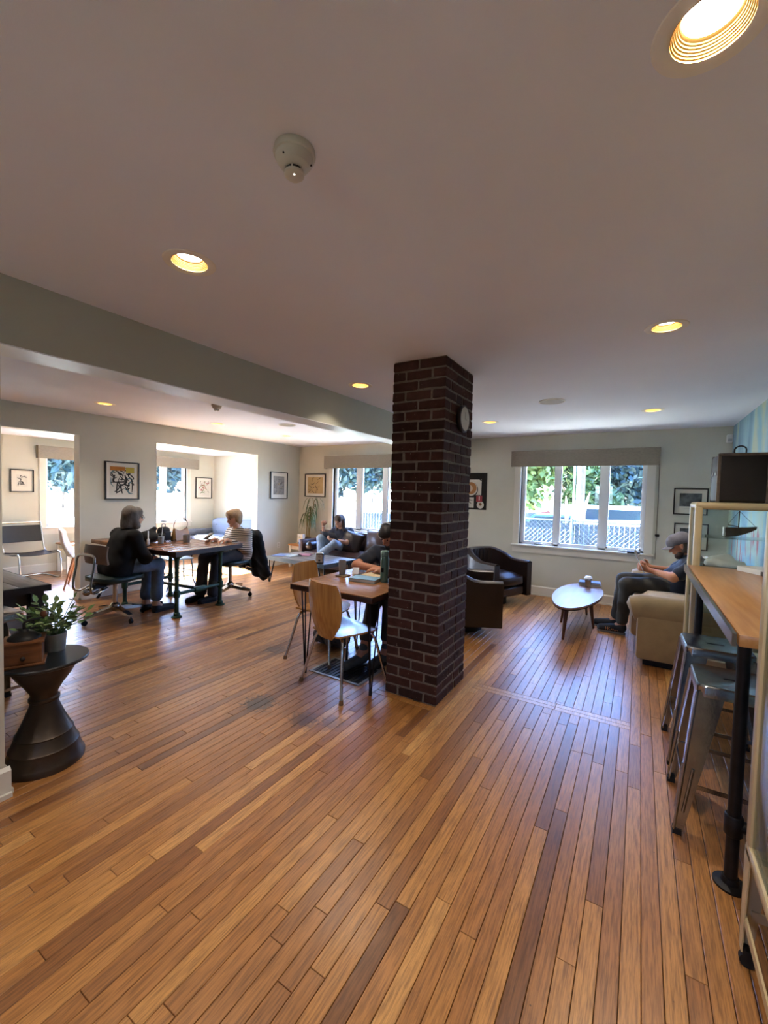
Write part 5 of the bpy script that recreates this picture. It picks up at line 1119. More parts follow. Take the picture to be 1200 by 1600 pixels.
cup('grey stoneware mug on the pipe table beside the tan handbag', (-5.14, 3.42, ZP), .042, .046, .10, greycup, handle=True, name='mug')
tag(MB().lathe([(.014, 0), (.016, .004), (.016, .06), (.007, .075), (.007, .16), (.005, .17), (.0001, .171)], (-5.27, 2.98, ZP), 16).build('small_bottle', mat('bottle_white', '#dfe3e6', .4)), 'small white bottle standing on the pipe table', 'bottle')
tag(MB().rbox((0, 0, .004), (.16, .078, .009), .003).build('phone', mat('phone_black', '#0c0c0e', .15), loc=(-5.16, 2.86, ZP), rz=.5), 'black phone lying near the table corner', 'phone')
def handbag():
    t = thing('tan_handbag', 'tan leather handbag with slender hoop handle on the pipe table', 'handbag', (-5.40, 3.50, ZP), PI/2+.25); m = mat('tan_leather', '#96713f', .45, var=.12, vscale=8, bump=.1)
    MB().grid(lambda u, v: (.13*(2*u-1)*(1-.12*v), .05*math.cos(PI*2*0)*0+(.045*(1-v*.75)), .004+(.13+.035*(2*u-1)**2)*v), 12, 8, .006).grid(lambda u, v: (.13*(1-2*u)*(1-.12*v), -(.045*(1-v*.75)), .004+(.13+.035*(2*u-1)**2)*v), 12, 8, .006).b2((-.13, -.045, 0), (.13, .045, .008)).build('bag_body', m, t)
    for s in (-1, 1): MB().grid(lambda u, v: (s*(.13*(1-.12*v)+.006*math.sin(PI*u)), (.045*(1-v*.75))*(2*u-1)*(1 if s < 0 else -1), .004+.163*v), 6, 8, .004).build('gusset', m, t)
    MB().tube(spline([(-.112, 0, .155), (-.12, 0, .22), (-.06, 0, .30), (.06, 0, .305), (.125, 0, .24), (.112, 0, .155)], 6), .005, 8).build('handle', mat('brown_strap', '#6b4a3a', .5), t)
handbag()
bkm = mat('black_nylon', '#0f1013', .8, var=.2, vscale=20, bump=.2, bscale=200)
tag(blob('black_tote', [cone((-5.44, 3.04, .85), (-5.36, 3.10, .84), .068, .06), cone((-5.41, 3.07, .85), (-5.38, 3.12, .95), .055, .03), cone((-5.47, 3.0, .83), (-5.42, 3.13, .83), .05)], bkm, .009, .04, None, .006, cut=lambda X_, Y_, Z_: ZP+.001-Z_), 'slumped black bag on the pipe table by the woman in cardigan', 'bag')
def backpack_small():
    t = thing('black_backpack', 'upright black backpack with top loop beside the tan handbag', 'backpack', (-5.42, 3.27, ZP), .3); MB().rbox((0, 0, .1), (.11, .16, .19), .045, 4).build('pack_body', bkm, t); MB().rbox((.06, 0, .075), (.03, .12, .12), .014, 3).build('front_pocket', bkm, t); MB().tube(spline([(0, -.03, .19), (0, -.025, .23), (0, .025, .23), (0, .03, .19)], 5), .006, 8).build('loop', mat('grey_strap', '#8b8f96', .7), t)
backpack_small()
t = thing('sunglasses', 'brown folded sunglasses lying beside the tan handbag', 'glasses', (-5.27, 3.33, ZP), .9); sg = mat('tortoise', '#3a2418', .25); b = MB()
for s in (-1, 1): MB().lathe([(.022, 0), (.022, .004), (.0001, .004)], (0, s*.032, .022), 16, T=None).build('lens', sg, t); b.tube([(0, s*.055, .024), (-.04, s*.02, .01), (-.06, -s*.03, .006)], .003, 6)
b.tube([(0, -.058, .026), (0, 0, .03), (0, .058, .026)], .003, 6); b.build('frame', sg, t)
tag(MB().rbox((0, 0, 0), (.075, .15, .008), .003).build('smartphone', mat('phone_black', '#0c0c0e', .15), loc=(-4.93, 3.60, .85), rz=.2), 'dark phone held by the woman in striped top', 'phone').rotation_euler = (.5, 0, .2)

ZH = .74
cup('grey tumbler standing on a cork coaster on the hairpin table', (-2.24, 3.0, ZH+.009), .027, .036, .125, greycup, liquid=coffeem, name='tumbler')
tag(MB().rbox((-2.22, 2.985, ZH+.004), (.10, .10, .008), .003).build('coaster', woodmat('cork', '#7d6c50', '#5f503a', .8)), 'square cork coaster under the grey tumbler', 'coaster')
tag(MB().rbox((-2.1, 3.11, ZH+.006), (.085, .16, .01), .004).build('phone', mat('phone_case', '#2a2d31', .4)), 'dark phone face down on the hairpin table', 'phone').rotation_euler.z = 0
tag(MB().add([(-.03, 0, 0), (.03, 0, 0), (.03, .025, .055), (-.03, .025, .055), (-.03, .003, 0), (.03, .003, 0), (.03, .028, .055), (-.03, .028, .055)], [(0, 1, 2, 3), (7, 6, 5, 4), (0, 4, 5, 1), (1, 5, 6, 2), (2, 6, 7, 3), (3, 7, 4, 0)]).build('table_card', mat('card_white', '#e6e8ea', .6), loc=(-2.19, 3.13, ZH), rz=.4, smooth=False), 'white folded card beside the grey tumbler', 'card')
bookobj('paperback', 'pale teal book lying closed on the hairpin table', (-1.945, 2.93, ZH), (.24, .15, .028), .15, mat('teal_cover', '#6f8f8a', .5, var=.08))
def open_book():
    t = thing('open_book', 'open book with cream pages under the man’s forearm'.replace('’', "'"), 'book', (-1.97, 3.13, ZH), .1); pg = mat('cream_pages', '#cbb894', .8)
    for s in (-1, 1): MB().grid(lambda u, v: (s*.13*u, .19*(v-.5)*(s), .004+.022*math.sin(PI*min(1, u*1.1)*.9)), 8, 2, .004).build('page_block', pg, t)
    MB().b2((-.135, -.1, 0), (.135, .1, .003)).build('cover', mat('green_cover', '#2f4a3c', .5), t, smooth=False)
open_book()
t = thing('water_bottle', 'sage green insulated bottle standing against the brick column', 'bottle', (-1.80, 3.0, ZH)); MB().lathe([(.034, 0), (.036, .004), (.036, .20), (.034, .212), (.03, .218)], seg=28).build('bottle_body', mat('sage_enamel', '#5f7d6c', .4, .2, var=.05), t); MB().lathe([(.03, .216), (.036, .22), (.036, .252), (.03, .262), (.0001, .263)], seg=28).build('bottle_lid', mat('sage_lid', '#7a9586', .45), t)
MB().tube(spline([(.036, 0, .24), (.055, 0, .245), (.06, 0, .2), (.055, 0, .06), (.036, 0, .04)], 5), .007, 8).build('carry_strap', rubber, t); MB().b2((-.012, -.0375, .085), (.012, -.035, .12)).build('logo_patch', blackm, t, smooth=False)
def floor_pack():
    o = blob('camo_backpack', [cone((-2.62, 3.20, .09), (-2.38, 3.22, .09), .085, .08), cone((-2.58, 3.18, .15), (-2.42, 3.2, .16), .06, .05), cone((-2.44, 3.12, .08), (-2.36, 3.16, .07), .06)], mat('camo_cloth', '#5d564c', .95, vscale=14, col2='#1c1a1a', bump=.3, bscale=100), .01, .05, None, .008, cut=lambda X_, Y_, Z_: .002-Z_)
    tag(o, 'grey camouflage backpack slumped on the floor under the hairpin table', 'backpack'); MB().tube(spline([(-2.58, 3.11, .2), (-2.5, 3.09, .235), (-2.42, 3.11, .2)], 5), .008, 8).build('strap', bkm, o); MB().tube(spline([(-2.62, 3.12, .1), (-2.5, 3.10, .16), (-2.38, 3.12, .1)], 5), .006, 8).build('zip_piping', greyp, o)
floor_pack()
# coffee table
ZC = .431
for i, (x, y, rz, m, lb) in enumerate(((-5.0, 5.02, .2, mat('mag_blue', '#6f86b0', .35, var=.3, vscale=12), 'blue magazine on the grey coffee table'), (-4.80, 5.10, -.3, mat('mag_pale', '#a9b7b6', .35, var=.3, vscale=12), 'pale green magazine on the grey coffee table'), (-4.72, 5.27, .5, mat('mag_pink', '#b9828f', .35, var=.3, vscale=12), 'pink magazine on the grey coffee table'))):
    bookobj('magazine', lb, (x, y, ZC), (.2, .26, .008), rz, m, cat='magazine', group='magazines on the coffee table')
t = thing('napkin_dispenser', 'black napkin dispenser with pale label on the coffee table', 'dispenser', (-4.0, 4.80, ZC), .55); MB().rbox((0, 0, .075), (.115, .10, .15), .015, 3).build('housing', mat('black_plastic', '#141518', .35), t); MB().b2((-.045, -.053, .02), (.045, -.0495, .135)).build('label_card', mat('label_card', '#b9b29f', .6, var=.1, vscale=20), t, smooth=False)
MB().rbox((0, -.002, .152), (.09, .07, .012), .005).build('napkin_stack', whitep, t); b = MB(); b.tube(arc((0, -.0545, .105), .012, 0, 2*PI, 14, (1, 0, 0), (0, 0, 1)), .002, 5); b.lathe([(.012, 0), (.016, .02), (.0001, .021)], (0, -.054, .04), 12); b.build('label_mark', ink, t)
# end table: white card box and dracaena
t = thing('white_box', 'white boxed card display with dark marks on the end table', 'box', (-5.66, 6.21, .451), .1); MB().rbox((0, 0, .1), (.13, .08, .2), .006).build('box_body', mat('box_white', '#d6d2c8', .5), t)
b = MB(); b.lathe([(.018, 0), (.018, .003), (.0001, .003)], (0, 0, 0), 14, T=TR(-.03, -.041, .03) @ Matrix.Rotation(PI/2, 4, 'X')); b.lathe([(.018, 0), (.018, .003), (.0001, .003)], (0, 0, 0), 14, T=TR(.03, -.041, .03) @ Matrix.Rotation(PI/2, 4, 'X')); b.b2((-.02, -.042, .135), (.02, -.04, .15)); b.build('printed_marks', ink, t)
def dracaena():
    t = thing('dracaena', 'tall thin dracaena with drooping leaves in the room corner', 'plant', (-5.72, 6.47, .451)); R_ = random.Random(4); pm = mat('dark_pot', '#4a3a30', .6); lm = mat('dracaena_leaf', '#5b6b3c', .5, var=.3, vscale=5)
    MB().lathe([(.05, 0), (.055, .0), (.07, .12), (.066, .12), (.06, .1), (.0001, .1)], seg=20).build('pot', pm, t)
    heads = []
    for (dx, dy, h) in ((-.02, 0, .55), (.03, .02, .72), (0, -.02, .62), (.12, .0, .86)):
        p = spline([(dx*.3, dy, .1), (dx*.6-.01, dy, h*.4), (dx, dy, h*.75), (dx*1.3, dy*.8, h)], 5); MB().tube(p, [.01]*(len(p)-4)+[.009, .008, .007, .006], 8).build('stem', mat('dracaena_stem', '#8a7448', .7), t); heads.append(p[-1])
    b = MB()
    for hx in heads:
        for k in range(15):
            a = R_.uniform(0, 2*PI); L = R_.uniform(.22, .46); d = Vector((math.cos(a), math.sin(a)*.5, 0)); u0 = R_.uniform(.1, .9); s = hx-Vector((0, 0, R_.uniform(0, .16)))
            pts = [s, s+d*L*.25+Vector((0, 0, .09*u0)), s+d*L*.5+Vector((0, 0, .06*u0-.05)), s+d*L*.62+Vector((0, 0, -.14-.16*(1-u0)))]
            P = spline(pts, 4); n = d.cross(Vector((0, 0, 1))).normalized(); vs = []
            for i, p in enumerate(P): w = .009*math.sin(PI*(i+.6)/(len(P)+.4)); vs += [p+n*w, p-n*w]
            b.add(vs, [(2*i, 2*i+1, 2*i+3, 2*i+2) for i in range(len(P)-1)])
    b.build('foliage', lm, t, fix=False)['kind'] = 'stuff'
dracaena()
# oval table
ZO = .385
cup('iced coffee in a clear lidded cup on the oval table', (-.51, 5.76, ZO), .032, .043, .115, plastic, lid=mat('lid_white', '#dfe4e8', .35), liquid=coffeem)
bookobj('hardback', 'grey book at the bottom of the pile on the oval table', (-.50, 5.89, ZO), (.25, .17, .025), .2, mat('grey_cover', '#7a776f', .5)); bookobj('hardback', 'blue book on top of the pile on the oval table', (-.50, 5.89, ZO+.0255), (.24, .16, .025), .1, mat('blue_cover', '#4c5f8c', .45))
# reading matter in hands
def magazine_open(name, label, c, f_, u, w, h, m):
    t = thing(name, label, 'magazine'); f_ = Vector(f_).normalized(); u = Vector(u); u = (u-f_*u.dot(f_)).normalized(); r = u.cross(f_); c = Vector(c)
    for s in (-1, 1): MB().grid(lambda a, v: c+r*s*w*.5*a+u*h*(v-.5)*(s)+f_*(.035*a-.03*math.sin(PI*a*.5)), 6, 3, .003).build('page_leaf', m, t)
magazine_open('open_magazine', 'open magazine held by the man in the grey cap', (.02, 5.36, .82), (1, 0, .45), (-.45, 0, 1), .34, .24, mat('mag_print', '#9c9a94', .4, var=.4, vscale=14))
magazine_open('open_magazine', 'dark open magazine on the lap of the woman on the sofa', (-4.62, 5.80, .70), (.1, .8, .6), (0, -.5, .9), .36, .24, mat('mag_dark', '#3a3c40', .4, var=.3, vscale=10))
# counter books, cabinet contents, suitcase
for i, (x, y, rz, sz, col, lb) in enumerate(((.70, 3.42, .5, (.2, .26, .03), '#d9dbd8', 'white book standing apart on the counter by the far cabinet'), (.76, 3.22, .2, (.2, .27, .025), '#3a3530', 'dark book lying on the counter near the mural wall'), (.78, 2.98, -.1, (.21, .28, .022), '#c3cad2', 'pale blue book lying on the counter against the mural wall'))):
    bookobj('counter_book', lb, (x, y, 1.041), sz, rz, mat('cb%d' % i, col, .5), group='books on the counter')
bookobj('counter_book', 'brown book stacked on the dark book on the counter', (.77, 3.22, 1.041+.0255), (.19, .25, .02), .3, mat('cb9', '#7b6043', .5), group='books on the counter')
def sailboat():
    t = thing('model_sailboat', 'wooden model sailboat on the glass shelf of the far cabinet', 'model boat', (.60, 3.77, 1.2355), 0); hm = woodmat('boat_hull', '#5f4532', '#46301f', .4)
    def hull(u, v):
        x = -.085+.17*u; w = .035*math.sin(PI*min(1, .35+u*.65))**.8*(1 if u < .95 else .3); a = PI*v; return (x, -w*math.cos(a), .066-.064*math.sin(a)*(1-.75*u*u)+.014*u*u)
    MB().grid(hull, 14, 8, .003).build('hull', hm, t); MB().box((-.088, 0, .037), (.01, .06, .062)).build('transom', mat('boat_white', '#c9c6bd', .5), t)
    MB().grid(lambda u, v: (-.08+.155*u, .031*(2*v-1)*math.sin(PI*min(1, .35+u*.63))**.8, .06+.012*u*u), 10, 3, .003).build('deck', hm, t)
    MB().cyl((-.01, 0, .05), (-.01, 0, .185), .0035, seg=8).cyl((-.01, 0, .075), (-.07, 0, .085), .0025, seg=6).tube([(-.01, 0, .183), (.08, 0, .078)], .001, 4).tube([(-.01, 0, .183), (-.07, 0, .088)], .001, 4).build('mast', walnut, t)
sailboat()
tag(blob('white_cloth', [cone((.42, 3.70, 1.05), (.62, 3.76, 1.05), .025, .02), cone((.46, 3.78, 1.06), (.54, 3.8, 1.07), .035, .04), cone((.5, 3.68, 1.045), (.66, 3.7, 1.04), .02, .014)], mat('white_linen', '#d9d8d2', .9, bump=.2, bscale=120), .008, .05, None, .003, cut=lambda X_, Y_, Z_: 1.031-Z_), 'crumpled white cloth on the lower glass shelf of the far cabinet', 'cloth')
def suitcase():
    t = thing('suitcase', 'old dark brown box suitcase standing on the far glass cabinet', 'suitcase', (.575, 3.77, 1.4755), 0); m = mat('worn_brown_leather', '#1c1511', .55, var=.3, vscale=9, bump=.2, bscale=90)
    MB().rbox((0, 0, .165), (.27, .30, .33), .02, 3).build('case_body', m, t); e = MB()
    for sx in (-1, 1):
        for sy in (-1, 1): e.rbox((sx*.128, sy*.143, .165), (.02, .02, .332), .006, 2)
    for sy in (-1, 1): e.rbox((0, sy*.143, .322), (.27, .02, .02), .006, 2)
    e.build('edge_binding', mat('scuffed_binding', '#6d6156', .5, var=.4, vscale=20), t).__setitem__('kind', 'stuff')
    MB().tube(spline([(-.0, -.03, .33), (-.01, -.028, .375), (.0, 0, .392), (.01, .028, .375), (.0, .03, .33)], 5), .005, 8, T=RZ(-PI/2)).build('carry_handle', m, t)
    for s in (-1, 1): MB().rbox((-.137, s*.07, .2), (.006, .02, .03), .002).build('clasp', alum, t)
suitcase()
# drum table: coffee grinder and potted plant
def grinder():
    t = thing('coffee_grinder', 'antique wooden box coffee grinder with iron crank on the drum table', 'grinder', (-2.66, .87, .5605), 1.15); wm = woodmat('grinder_wood', '#7d4f2c', '#5b3319', .5, (2, 16, 16)); im = mat('black_iron', '#1c1a19', .5, .4, var=.2)
    MB().rbox((0, 0, .006), (.175, .155, .012), .003).build('base_board', wm, t); b = MB(); b.b2((-.075, -.065, .012), (.075, .065, .115)); b.build('box', wm, t, smooth=False); MB().rbox((0, 0, .122), (.17, .15, .014), .003).build('top_board', wm, t)
    d = MB().b2((-.062, -.069, .018), (.062, -.064, .07)).build('drawer', wm, t, smooth=False); MB().ball((0, -.075, .044), .011, 10).build('knob', mat('knob_dark', '#2a1a10', .5), d)
    MB().lathe([(.07, .129), (.066, .138), (.045, .155), (.022, .162), (.012, .175), (.0001, .176)], seg=24).build('iron_dome', im, t)
    c = MB().tube(spline([(0, 0, .17), (0, 0, .205), (.03, .02, .215), (.075, .05, .21)], 5), .006, 8).build('crank_arm', im, t); MB().lathe([(.006, 0), (.014, .008), (.017, .02), (.012, .032), (.0001, .036)], (.075, .05, .212), 14).build('crank_knob', mat('crank_knob', '#6a3d24', .4), c)
grinder()
def potted_plant():
    t = thing('potted_plant', 'leafy green plant in a ribbed galvanised pot on the drum table', 'plant', (-2.745, 1.03, .5605)); R_ = random.Random(21); zm = mat('galvanised', '#a9aeb0', .4, .35, var=.2, vscale=12)
    p = MB(); n = 40; prof = ((.05, 0), (.058, .095))
    vs = []; 
    for (r, z) in ((.048, .0), (.05, .01), (.056, .085), (.059, .09), (.059, .097), (.053, .097), (.05, .08)):
        for k in range(n): q = r*(1+(.025 if (k % 2 and .005 < z < .088) else 0)); vs.append((q*math.cos(2*PI*k/n), q*math.sin(2*PI*k/n), z))
    p.add(vs, [(i*n+k, i*n+(k+1) % n, (i+1)*n+(k+1) % n, (i+1)*n+k) for i in range(6) for k in range(n)]+[tuple(range(n-1, -1, -1))]); p.build('pot', zm, t, fix=False)
    MB().lathe([(.05, .08), (.0001, .084)], seg=20).build('soil', mat('soil', '#2b2118', .95), t)
    lms = [mat('leaf_green_a', '#6f8f52', .5, var=.2, vscale=20), mat('leaf_green_b', '#93ad70', .5, var=.2, vscale=20), mat('leaf_green_c', '#557245', .5, var=.2, vscale=20)]
    def leafmesh(m):
        b = MB(); b.add([(0, 0, 0), (.3, .28, .04), (.65, .26, .03), (1, 0, -.05), (.65, -.26, .03), (.3, -.28, .04), (.5, 0, -.02)], [(0, 6, 1), (1, 6, 2), (2, 6, 3), (3, 6, 4), (4, 6, 5), (5, 6, 0)]); return b.mesh('leaf', m, smooth=False)
    lmesh = [leafmesh(m) for m in lms]
    for k in range(30):
        a = 2*PI*k/30*3+R_.uniform(-.2, .2); tilt = R_.uniform(.1, 1.25); L = R_.uniform(.13, .21); d = Vector((math.cos(a)*math.sin(tilt), math.sin(a)*math.sin(tilt), math.cos(tilt))); s = Vector((.02*math.cos(a), .02*math.sin(a), .08))
        P = spline([s, s+d*L*.5+Vector((0, 0, .02)), s+d*L], 4); st = MB().tube(P, .0016, 5).build('stem', lms[2], t)
        for j in range(8):
            f_ = .3+.7*j/7; q = P[min(int(f_*(len(P)-1)), len(P)-1)]; la = a+R_.choice((-1, 1))*R_.uniform(.5, 1.4)+(0 if j < 7 else 0); ld = Vector((math.cos(la), math.sin(la), R_.uniform(-.1, .7))).normalized()
            if j == 7: ld = d
            o = link('leaf', R_.choice(lmesh), st); z_ = Vector((0, 0, 1)); y_ = z_.cross(ld).normalized() if abs(ld.z) < .98 else Vector((0, 1, 0)); x_ = ld; z2 = x_.cross(y_); sc = R_.uniform(.034, .055)
            o.matrix_local = Matrix.Translation(q) @ Matrix((x_, y_, z2)).transposed().to_4x4() @ Matrix.Rotation(R_.uniform(-.5, .5), 4, 'X') @ Matrix.Scale(sc, 4)
potted_plant()

# ============================================================ outdoors
barkm = mat('bark', '#5a4a3c', .9, var=.3, vscale=6)
def leafm(name, c, c2):
    m = mat(name, c, .6, vscale=.8, col2=c2); return m
LEAF = [leafm('foliage_dark', '#33462a', '#22311f'), leafm('foliage_mid', '#4a5e2d', '#364924'), leafm('foliage_light', '#6b7b3a', '#4c5c2c'), leafm('foliage_blue', '#354a49', '#263a3a')]
def tree(name, label, x, y, h, r, lm, n=1500, leaf=.22, conifer=False, seed=0, trunk=.3, group=None, base=.25):
    t = thing(name, label, 'tree', (x, y, GZ), 0, group); R_ = np.random.default_rng(seed)
    b = MB(); b.tube([(0, 0, 0), (.05*r, .02*r, h*.4), (0, 0, h*.92)], [trunk*.5, trunk*.38, trunk*.1], 8); b.build('trunk', barkm, t)
    if not conifer:
        br = MB()
        for k in range(6): a = k*1.05+seed; br.tube([(0, 0, h*(base+.06*k)), (math.cos(a)*r*.35, math.sin(a)*r*.35, h*(base+.15+.06*k)), (math.cos(a)*r*.7, math.sin(a)*r*.7, h*(base+.25+.07*k))], [trunk*.2, trunk*.14, trunk*.05], 6)
        br.build('branches', barkm, t)['kind'] = 'stuff'
        nc = 26; cc = R_.normal(size=(nc, 3)); cc /= np.linalg.norm(cc, axis=1)[:, None]; cc *= R_.uniform(.45, .95, (nc, 1)); cc = cc*np.array([r, r, h*(1-base)*.46])+np.array([0, 0, h*(base+(1-base)*.54)])
        pick = R_.integers(0, nc, n); c = cc[pick]+R_.normal(size=(n, 3))*r*.16
    else:
        tt = R_.uniform(0, 1, n)**.7; a = R_.uniform(0, 2*PI, n); rad = r*(1-(1-tt))*R_.uniform(.5, 1, n)**.5*(.75+.25*np.sin(tt*40)); c = np.stack([rad*np.cos(a), rad*np.sin(a), h*(1-tt*(1-base*.4))], 1)
    d1 = R_.normal(size=(n, 3)); d1 /= np.linalg.norm(d1, axis=1)[:, None]; d2 = np.cross(d1, R_.normal(size=(n, 3))); d2 /= np.linalg.norm(d2, axis=1)[:, None]; s = leaf*R_.uniform(.6, 1.3, (n, 1))
    vs = np.stack([c-d1*s, c+d2*s*.5, c+d1*s, c-d2*s*.5], 1).reshape(-1, 3); fs = np.arange(4*n).reshape(-1, 4)
    me = bpy.data.meshes.new('foliage'); me.from_pydata(vs.tolist(), [], fs.tolist()); me.update(); me.materials.append(lm); o = link('foliage', me, t); o['kind'] = 'stuff'
g1 = 'trees beyond the chain-link fence'
tree('leafy_tree', 'bright yellow-green leafy tree beside the utility pole', -6.9, 26.5, 9, 2.8, LEAF[2], 7000, .3, seed=1, group=g1, base=.05); tree('leafy_tree', 'dark leafy tree directly behind the utility pole', -4.6, 34, 12, 3.4, LEAF[0], 7000, .36, seed=2, group=g1, base=.05)
tree('leafy_tree', 'blue-green leafy tree beyond the white van', .7, 35, 7.4, 3.2, LEAF[3], 7000, .32, seed=3, group=g1, base=.04); tree('fir_tree', 'pointed fir tree beside the dark leafy tree', -10.6, 35, 13, 2.8, LEAF[0], 4000, .34, True, 4, group=g1)
tree('leafy_tree', 'small mid-green tree between utility pole and white van', -2.5, 28, 5.2, 1.5, LEAF[1], 4000, .24, seed=5, group=g1, base=.08, trunk=.2)
g2 = 'trees beyond the road outside the sofa window'
for i, (x, y, h, r, k) in enumerate(((-33, 41, 11, 3.2, 3), (-27, 39, 10, 3.0, 3), (-21.5, 42, 10, 3.0, 1), (-31, 52, 15, 5, 3))): tree('roadside_tree', ('large blue-green roadside tree outside the sofa window', 'tall blue-green roadside tree behind its neighbours outside the sofa window', 'mid-green roadside tree behind the diamond road sign', 'tallest roadside tree standing far behind the others')[i], x, y, h, r, LEAF[k], 7000, .42, seed=10+i, group=g2, base=.03)
g3 = 'trees on the lawn outside the porch'
for i, (x, y, h, r) in enumerate(((-32, 13.2, 9, 3.0), (-46, 18, 12, 4.4), (-36, 24, 10, 3.6), (-50, 34, 14, 5.5))): tree('lawn_tree', ('slender tree standing closest to the porch window on the lawn', 'broad tree on the lawn outside the porch beside the slender one', 'round tree in the middle of the lawn outside the porch', 'tallest tree at the far edge of the lawn outside the porch')[i], x, y, h, r, LEAF[3], 6000, .42, seed=20+i, group=g3, base=.12)
def chainlink():
    t = thing('chain_link_fence', 'grey chain-link fence with woven slats outside the window by the barrel chairs', 'fence', (0, 10.0, GZ)); gm_ = mat('galvanised_wire', '#474f55', .55, .3); h = 1.55; x0, x1 = -7, 4.5
    for k in range(5): MB().cyl((x0+k*(x1-x0)/4, 0, 0), (x0+k*(x1-x0)/4, 0, h+.05), .03, seg=10).build('post', gm_, t)
    MB().cyl((x0, 0, h), (x1, 0, h), .02, seg=8).build('top_rail', gm_, t)
    w = MB(); s = .1; n = int((x1-x0+h)/s)
    for k in range(n):
        for sg in (1, -1):
            a = x0-h+k*s if sg > 0 else x0+k*s; p0, p1 = [a, 0.], [a+sg*h, h]
            if sg < 0: p0, p1 = [a+0, 0.], [a-h, h]
            lo_, hi_ = max(x0, min(p0[0], p1[0])), min(x1, max(p0[0], p1[0]))
            if hi_-lo_ < .05: continue
            z = lambda x: (x-p0[0])*sg
            w.tube([(lo_, .012*sg, z(lo_)), (hi_, .012*sg, z(hi_))], .0045, 4, cap=False)
    w.build('wire_mesh', gm_, t, fix=False)['kind'] = 'stuff'
    sl = MB(); m = int((x1-x0)/.095)
    for k in range(m): sl.box((x0+.05+k*.095, .03, h*.49), (.084, .004, h*.94))
    sl.build('privacy_slats', mat('slat_grey', '#353f46', .6, var=.15, vscale=3), t)['kind'] = 'stuff'
chainlink()
def pickets():
    t = thing('picket_fence', 'low pale picket fence close below the window by the barrel chairs', 'fence', (0, 8.7, GZ)); pm = mat('picket_paint', '#545e63', .6)
    me = MB().prism([(-.045, 0), (.045, 0), (.045, 1.06), (0, 1.14), (-.045, 1.06)], -.01, .01, T=Matrix.Rotation(PI/2, 4, 'X')).mesh('picket', pm, smooth=False)
    for k in range(40): link('picket', me, t, (-4.6+k*.16, 0, 0))
    for z in (.3, .8): MB().b2((-4.7, .012, z), (1.8, .04, z+.07)).build('rail', pm, t, smooth=False)
pickets()
gm_c = mat('conduit_grey', '#7d7f80', .5)
def pole():
    t = thing('utility_pole', 'wooden utility pole with conduit beyond the chain-link fence', 'pole', (-1.78, 16, GZ)); MB().cyl((0, 0, 0), (0, 0, 9), .15, .11, 12).build('pole_shaft', mat('weathered_pole', '#564c45', .9, var=.2), t); MB().cyl((-.2, -.05, 0), (-.2, -.05, 7), .035, seg=8).build('conduit', gm_c, t); MB().b2((-.9, -.08, 8.2), (.9, .08, 8.35)).build('crossarm', barkm, t, smooth=False)
pole()
def vehicle(label, loc, rz, L, h, body, van):
    t = thing('parked_van' if van else 'parked_car', label, 'van' if van else 'car', loc, rz); w = 1.8; bm_ = MATS.get(body) or mat('carpaint_'+body, body, .25, coat=.6); hood = .85
    prof = [(-L/2, .35), (-L/2, h*.55), (-L/2+.05, h*.95), (-L/2+.15, h), (L*.28, h), (L*.38, h*.62), (L/2-.05, h*.52), (L/2, .35)] if van else [(-L/2, .35), (-L/2+.02, .8), (-L*.36, .88), (-L*.22, h), (L*.1, h), (L*.24, .9), (L/2-.06, .78), (L/2, .35)]
    MB().prism(prof, -w/2, w/2, T=Matrix.Rotation(PI/2, 4, 'X')).build('body', bm_, t); wp = [(-L*.3, h*.6), (-L*.3, h*.9), (L*.26, h*.9), (L*.33, h*.65)] if van else [(-L*.3, .92), (-L*.2, h*.95), (L*.09, h*.95), (L*.2, .92)]
    MB().prism(wp, -w/2-.005, w/2+.005, T=Matrix.Rotation(PI/2, 4, 'X')).build('side_windows', mat('car_glass', '#1f2a30', .1), t, smooth=False)
    for sx in (-.3, .3):
        for sy in (-1, 1): MB().cyl((L*sx, sy*(w/2-.2), .33), (L*sx, sy*(w/2+.01), .33), .33, seg=18).build('wheel', rubber, t)
vehicle('white van parked beyond the chain-link fence', (-.8, 23.6, GZ), .05, 5.0, 1.75, '#d9dcde', True); vehicle('blue car parked in front of the white van', (-2.7, 18.0, GZ), .1, 4.2, 1.4, '#2f4a8c', False)
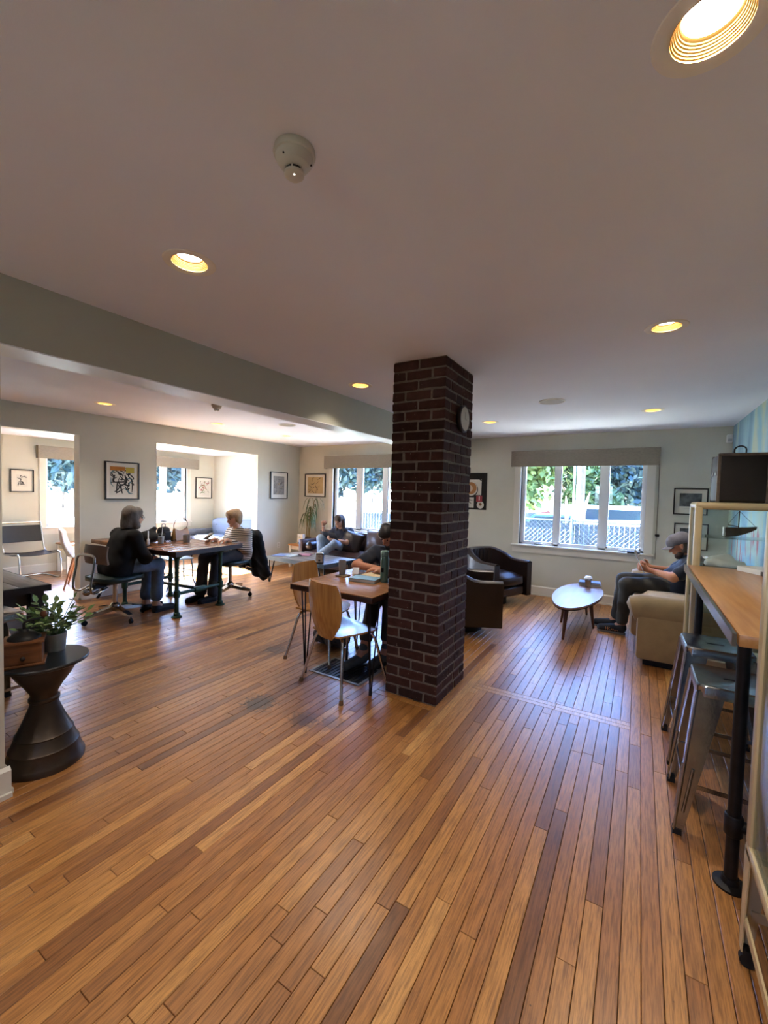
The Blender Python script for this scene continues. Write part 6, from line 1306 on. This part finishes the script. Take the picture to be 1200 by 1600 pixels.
vehicle('red car parked between the blue car and the white van', (-4.2, 20.8, GZ), -.05, 4.0, 1.42, '#9c4a3c', False); vehicle('teal car parked beside the blue car', (1.75, 18.2, GZ), .05, 4.0, 1.42, '#4f8f86', False); vehicle('white car parked beneath the bright leafy tree', (-8.8, 20.5, GZ), 0, 4.2, 1.45, '#dcdfe0', False)
t = thing('pampas_grass', 'tall pale grass plumes by the chain-link fence', 'plant', (-1.42, 10.8, GZ)); R_ = random.Random(5); b = MB()
for k in range(40): a = R_.uniform(0, 2*PI); q = R_.uniform(.05, .5); b.tube([(0, 0, 0), (q*.3*math.cos(a), q*.3*math.sin(a), .8), (q*math.cos(a), q*math.sin(a), 1.3+R_.uniform(0, .3))], [.012, .009, .003], 4)
b.build('blades', LEAF[2], t)['kind'] = 'stuff'
for k in range(5): a = R_.uniform(0, 2*PI); MB().tube([(.2*math.cos(a), .1*math.sin(a), 1.3), (.3*math.cos(a), .15*math.sin(a), 1.75), (.42*math.cos(a), .2*math.sin(a), 2.0+.1*k*.5)], [.02, .055, .01], 8).build('plume', mat('plume', '#8f8460', .9), t)
t = thing('road_sign', 'yellow diamond road sign outside the sofa window', 'sign', (-19.4, 30, GZ)); MB().cyl((0, 0, 0), (0, 0, 1.8), .03, seg=8).build('sign_post', gm_s := mat('sign_post', '#8b8f90', .5, .5), t); MB().b2((-.3, -.05, -.3), (.3, -.03, .3), T=TR(0, 0, 1.5) @ Matrix.Rotation(PI/4, 4, 'Y')).build('sign_plate', mat('sign_pale', '#d7d3a8', .5), t, smooth=False); MB().b2((-.06, -.06, 1.3), (.06, -.052, 1.68)).build('sign_symbol', blackm, t, smooth=False)
t = thing('notice_board', 'green notice board beside the diamond road sign', 'sign', (-18.7, 30.3, GZ)); MB().b2((-.5, -.04, 1.25), (.5, .04, 2.0)).build('board', mat('sign_green', '#5f9c80', .5), t, smooth=False)
for s in (-1, 1): MB().b2((s*.42-.04, -.04, 0), (s*.42+.04, .04, 1.25)).build('post', gm_s, t, smooth=False)
bpy.context.view_layer.update()
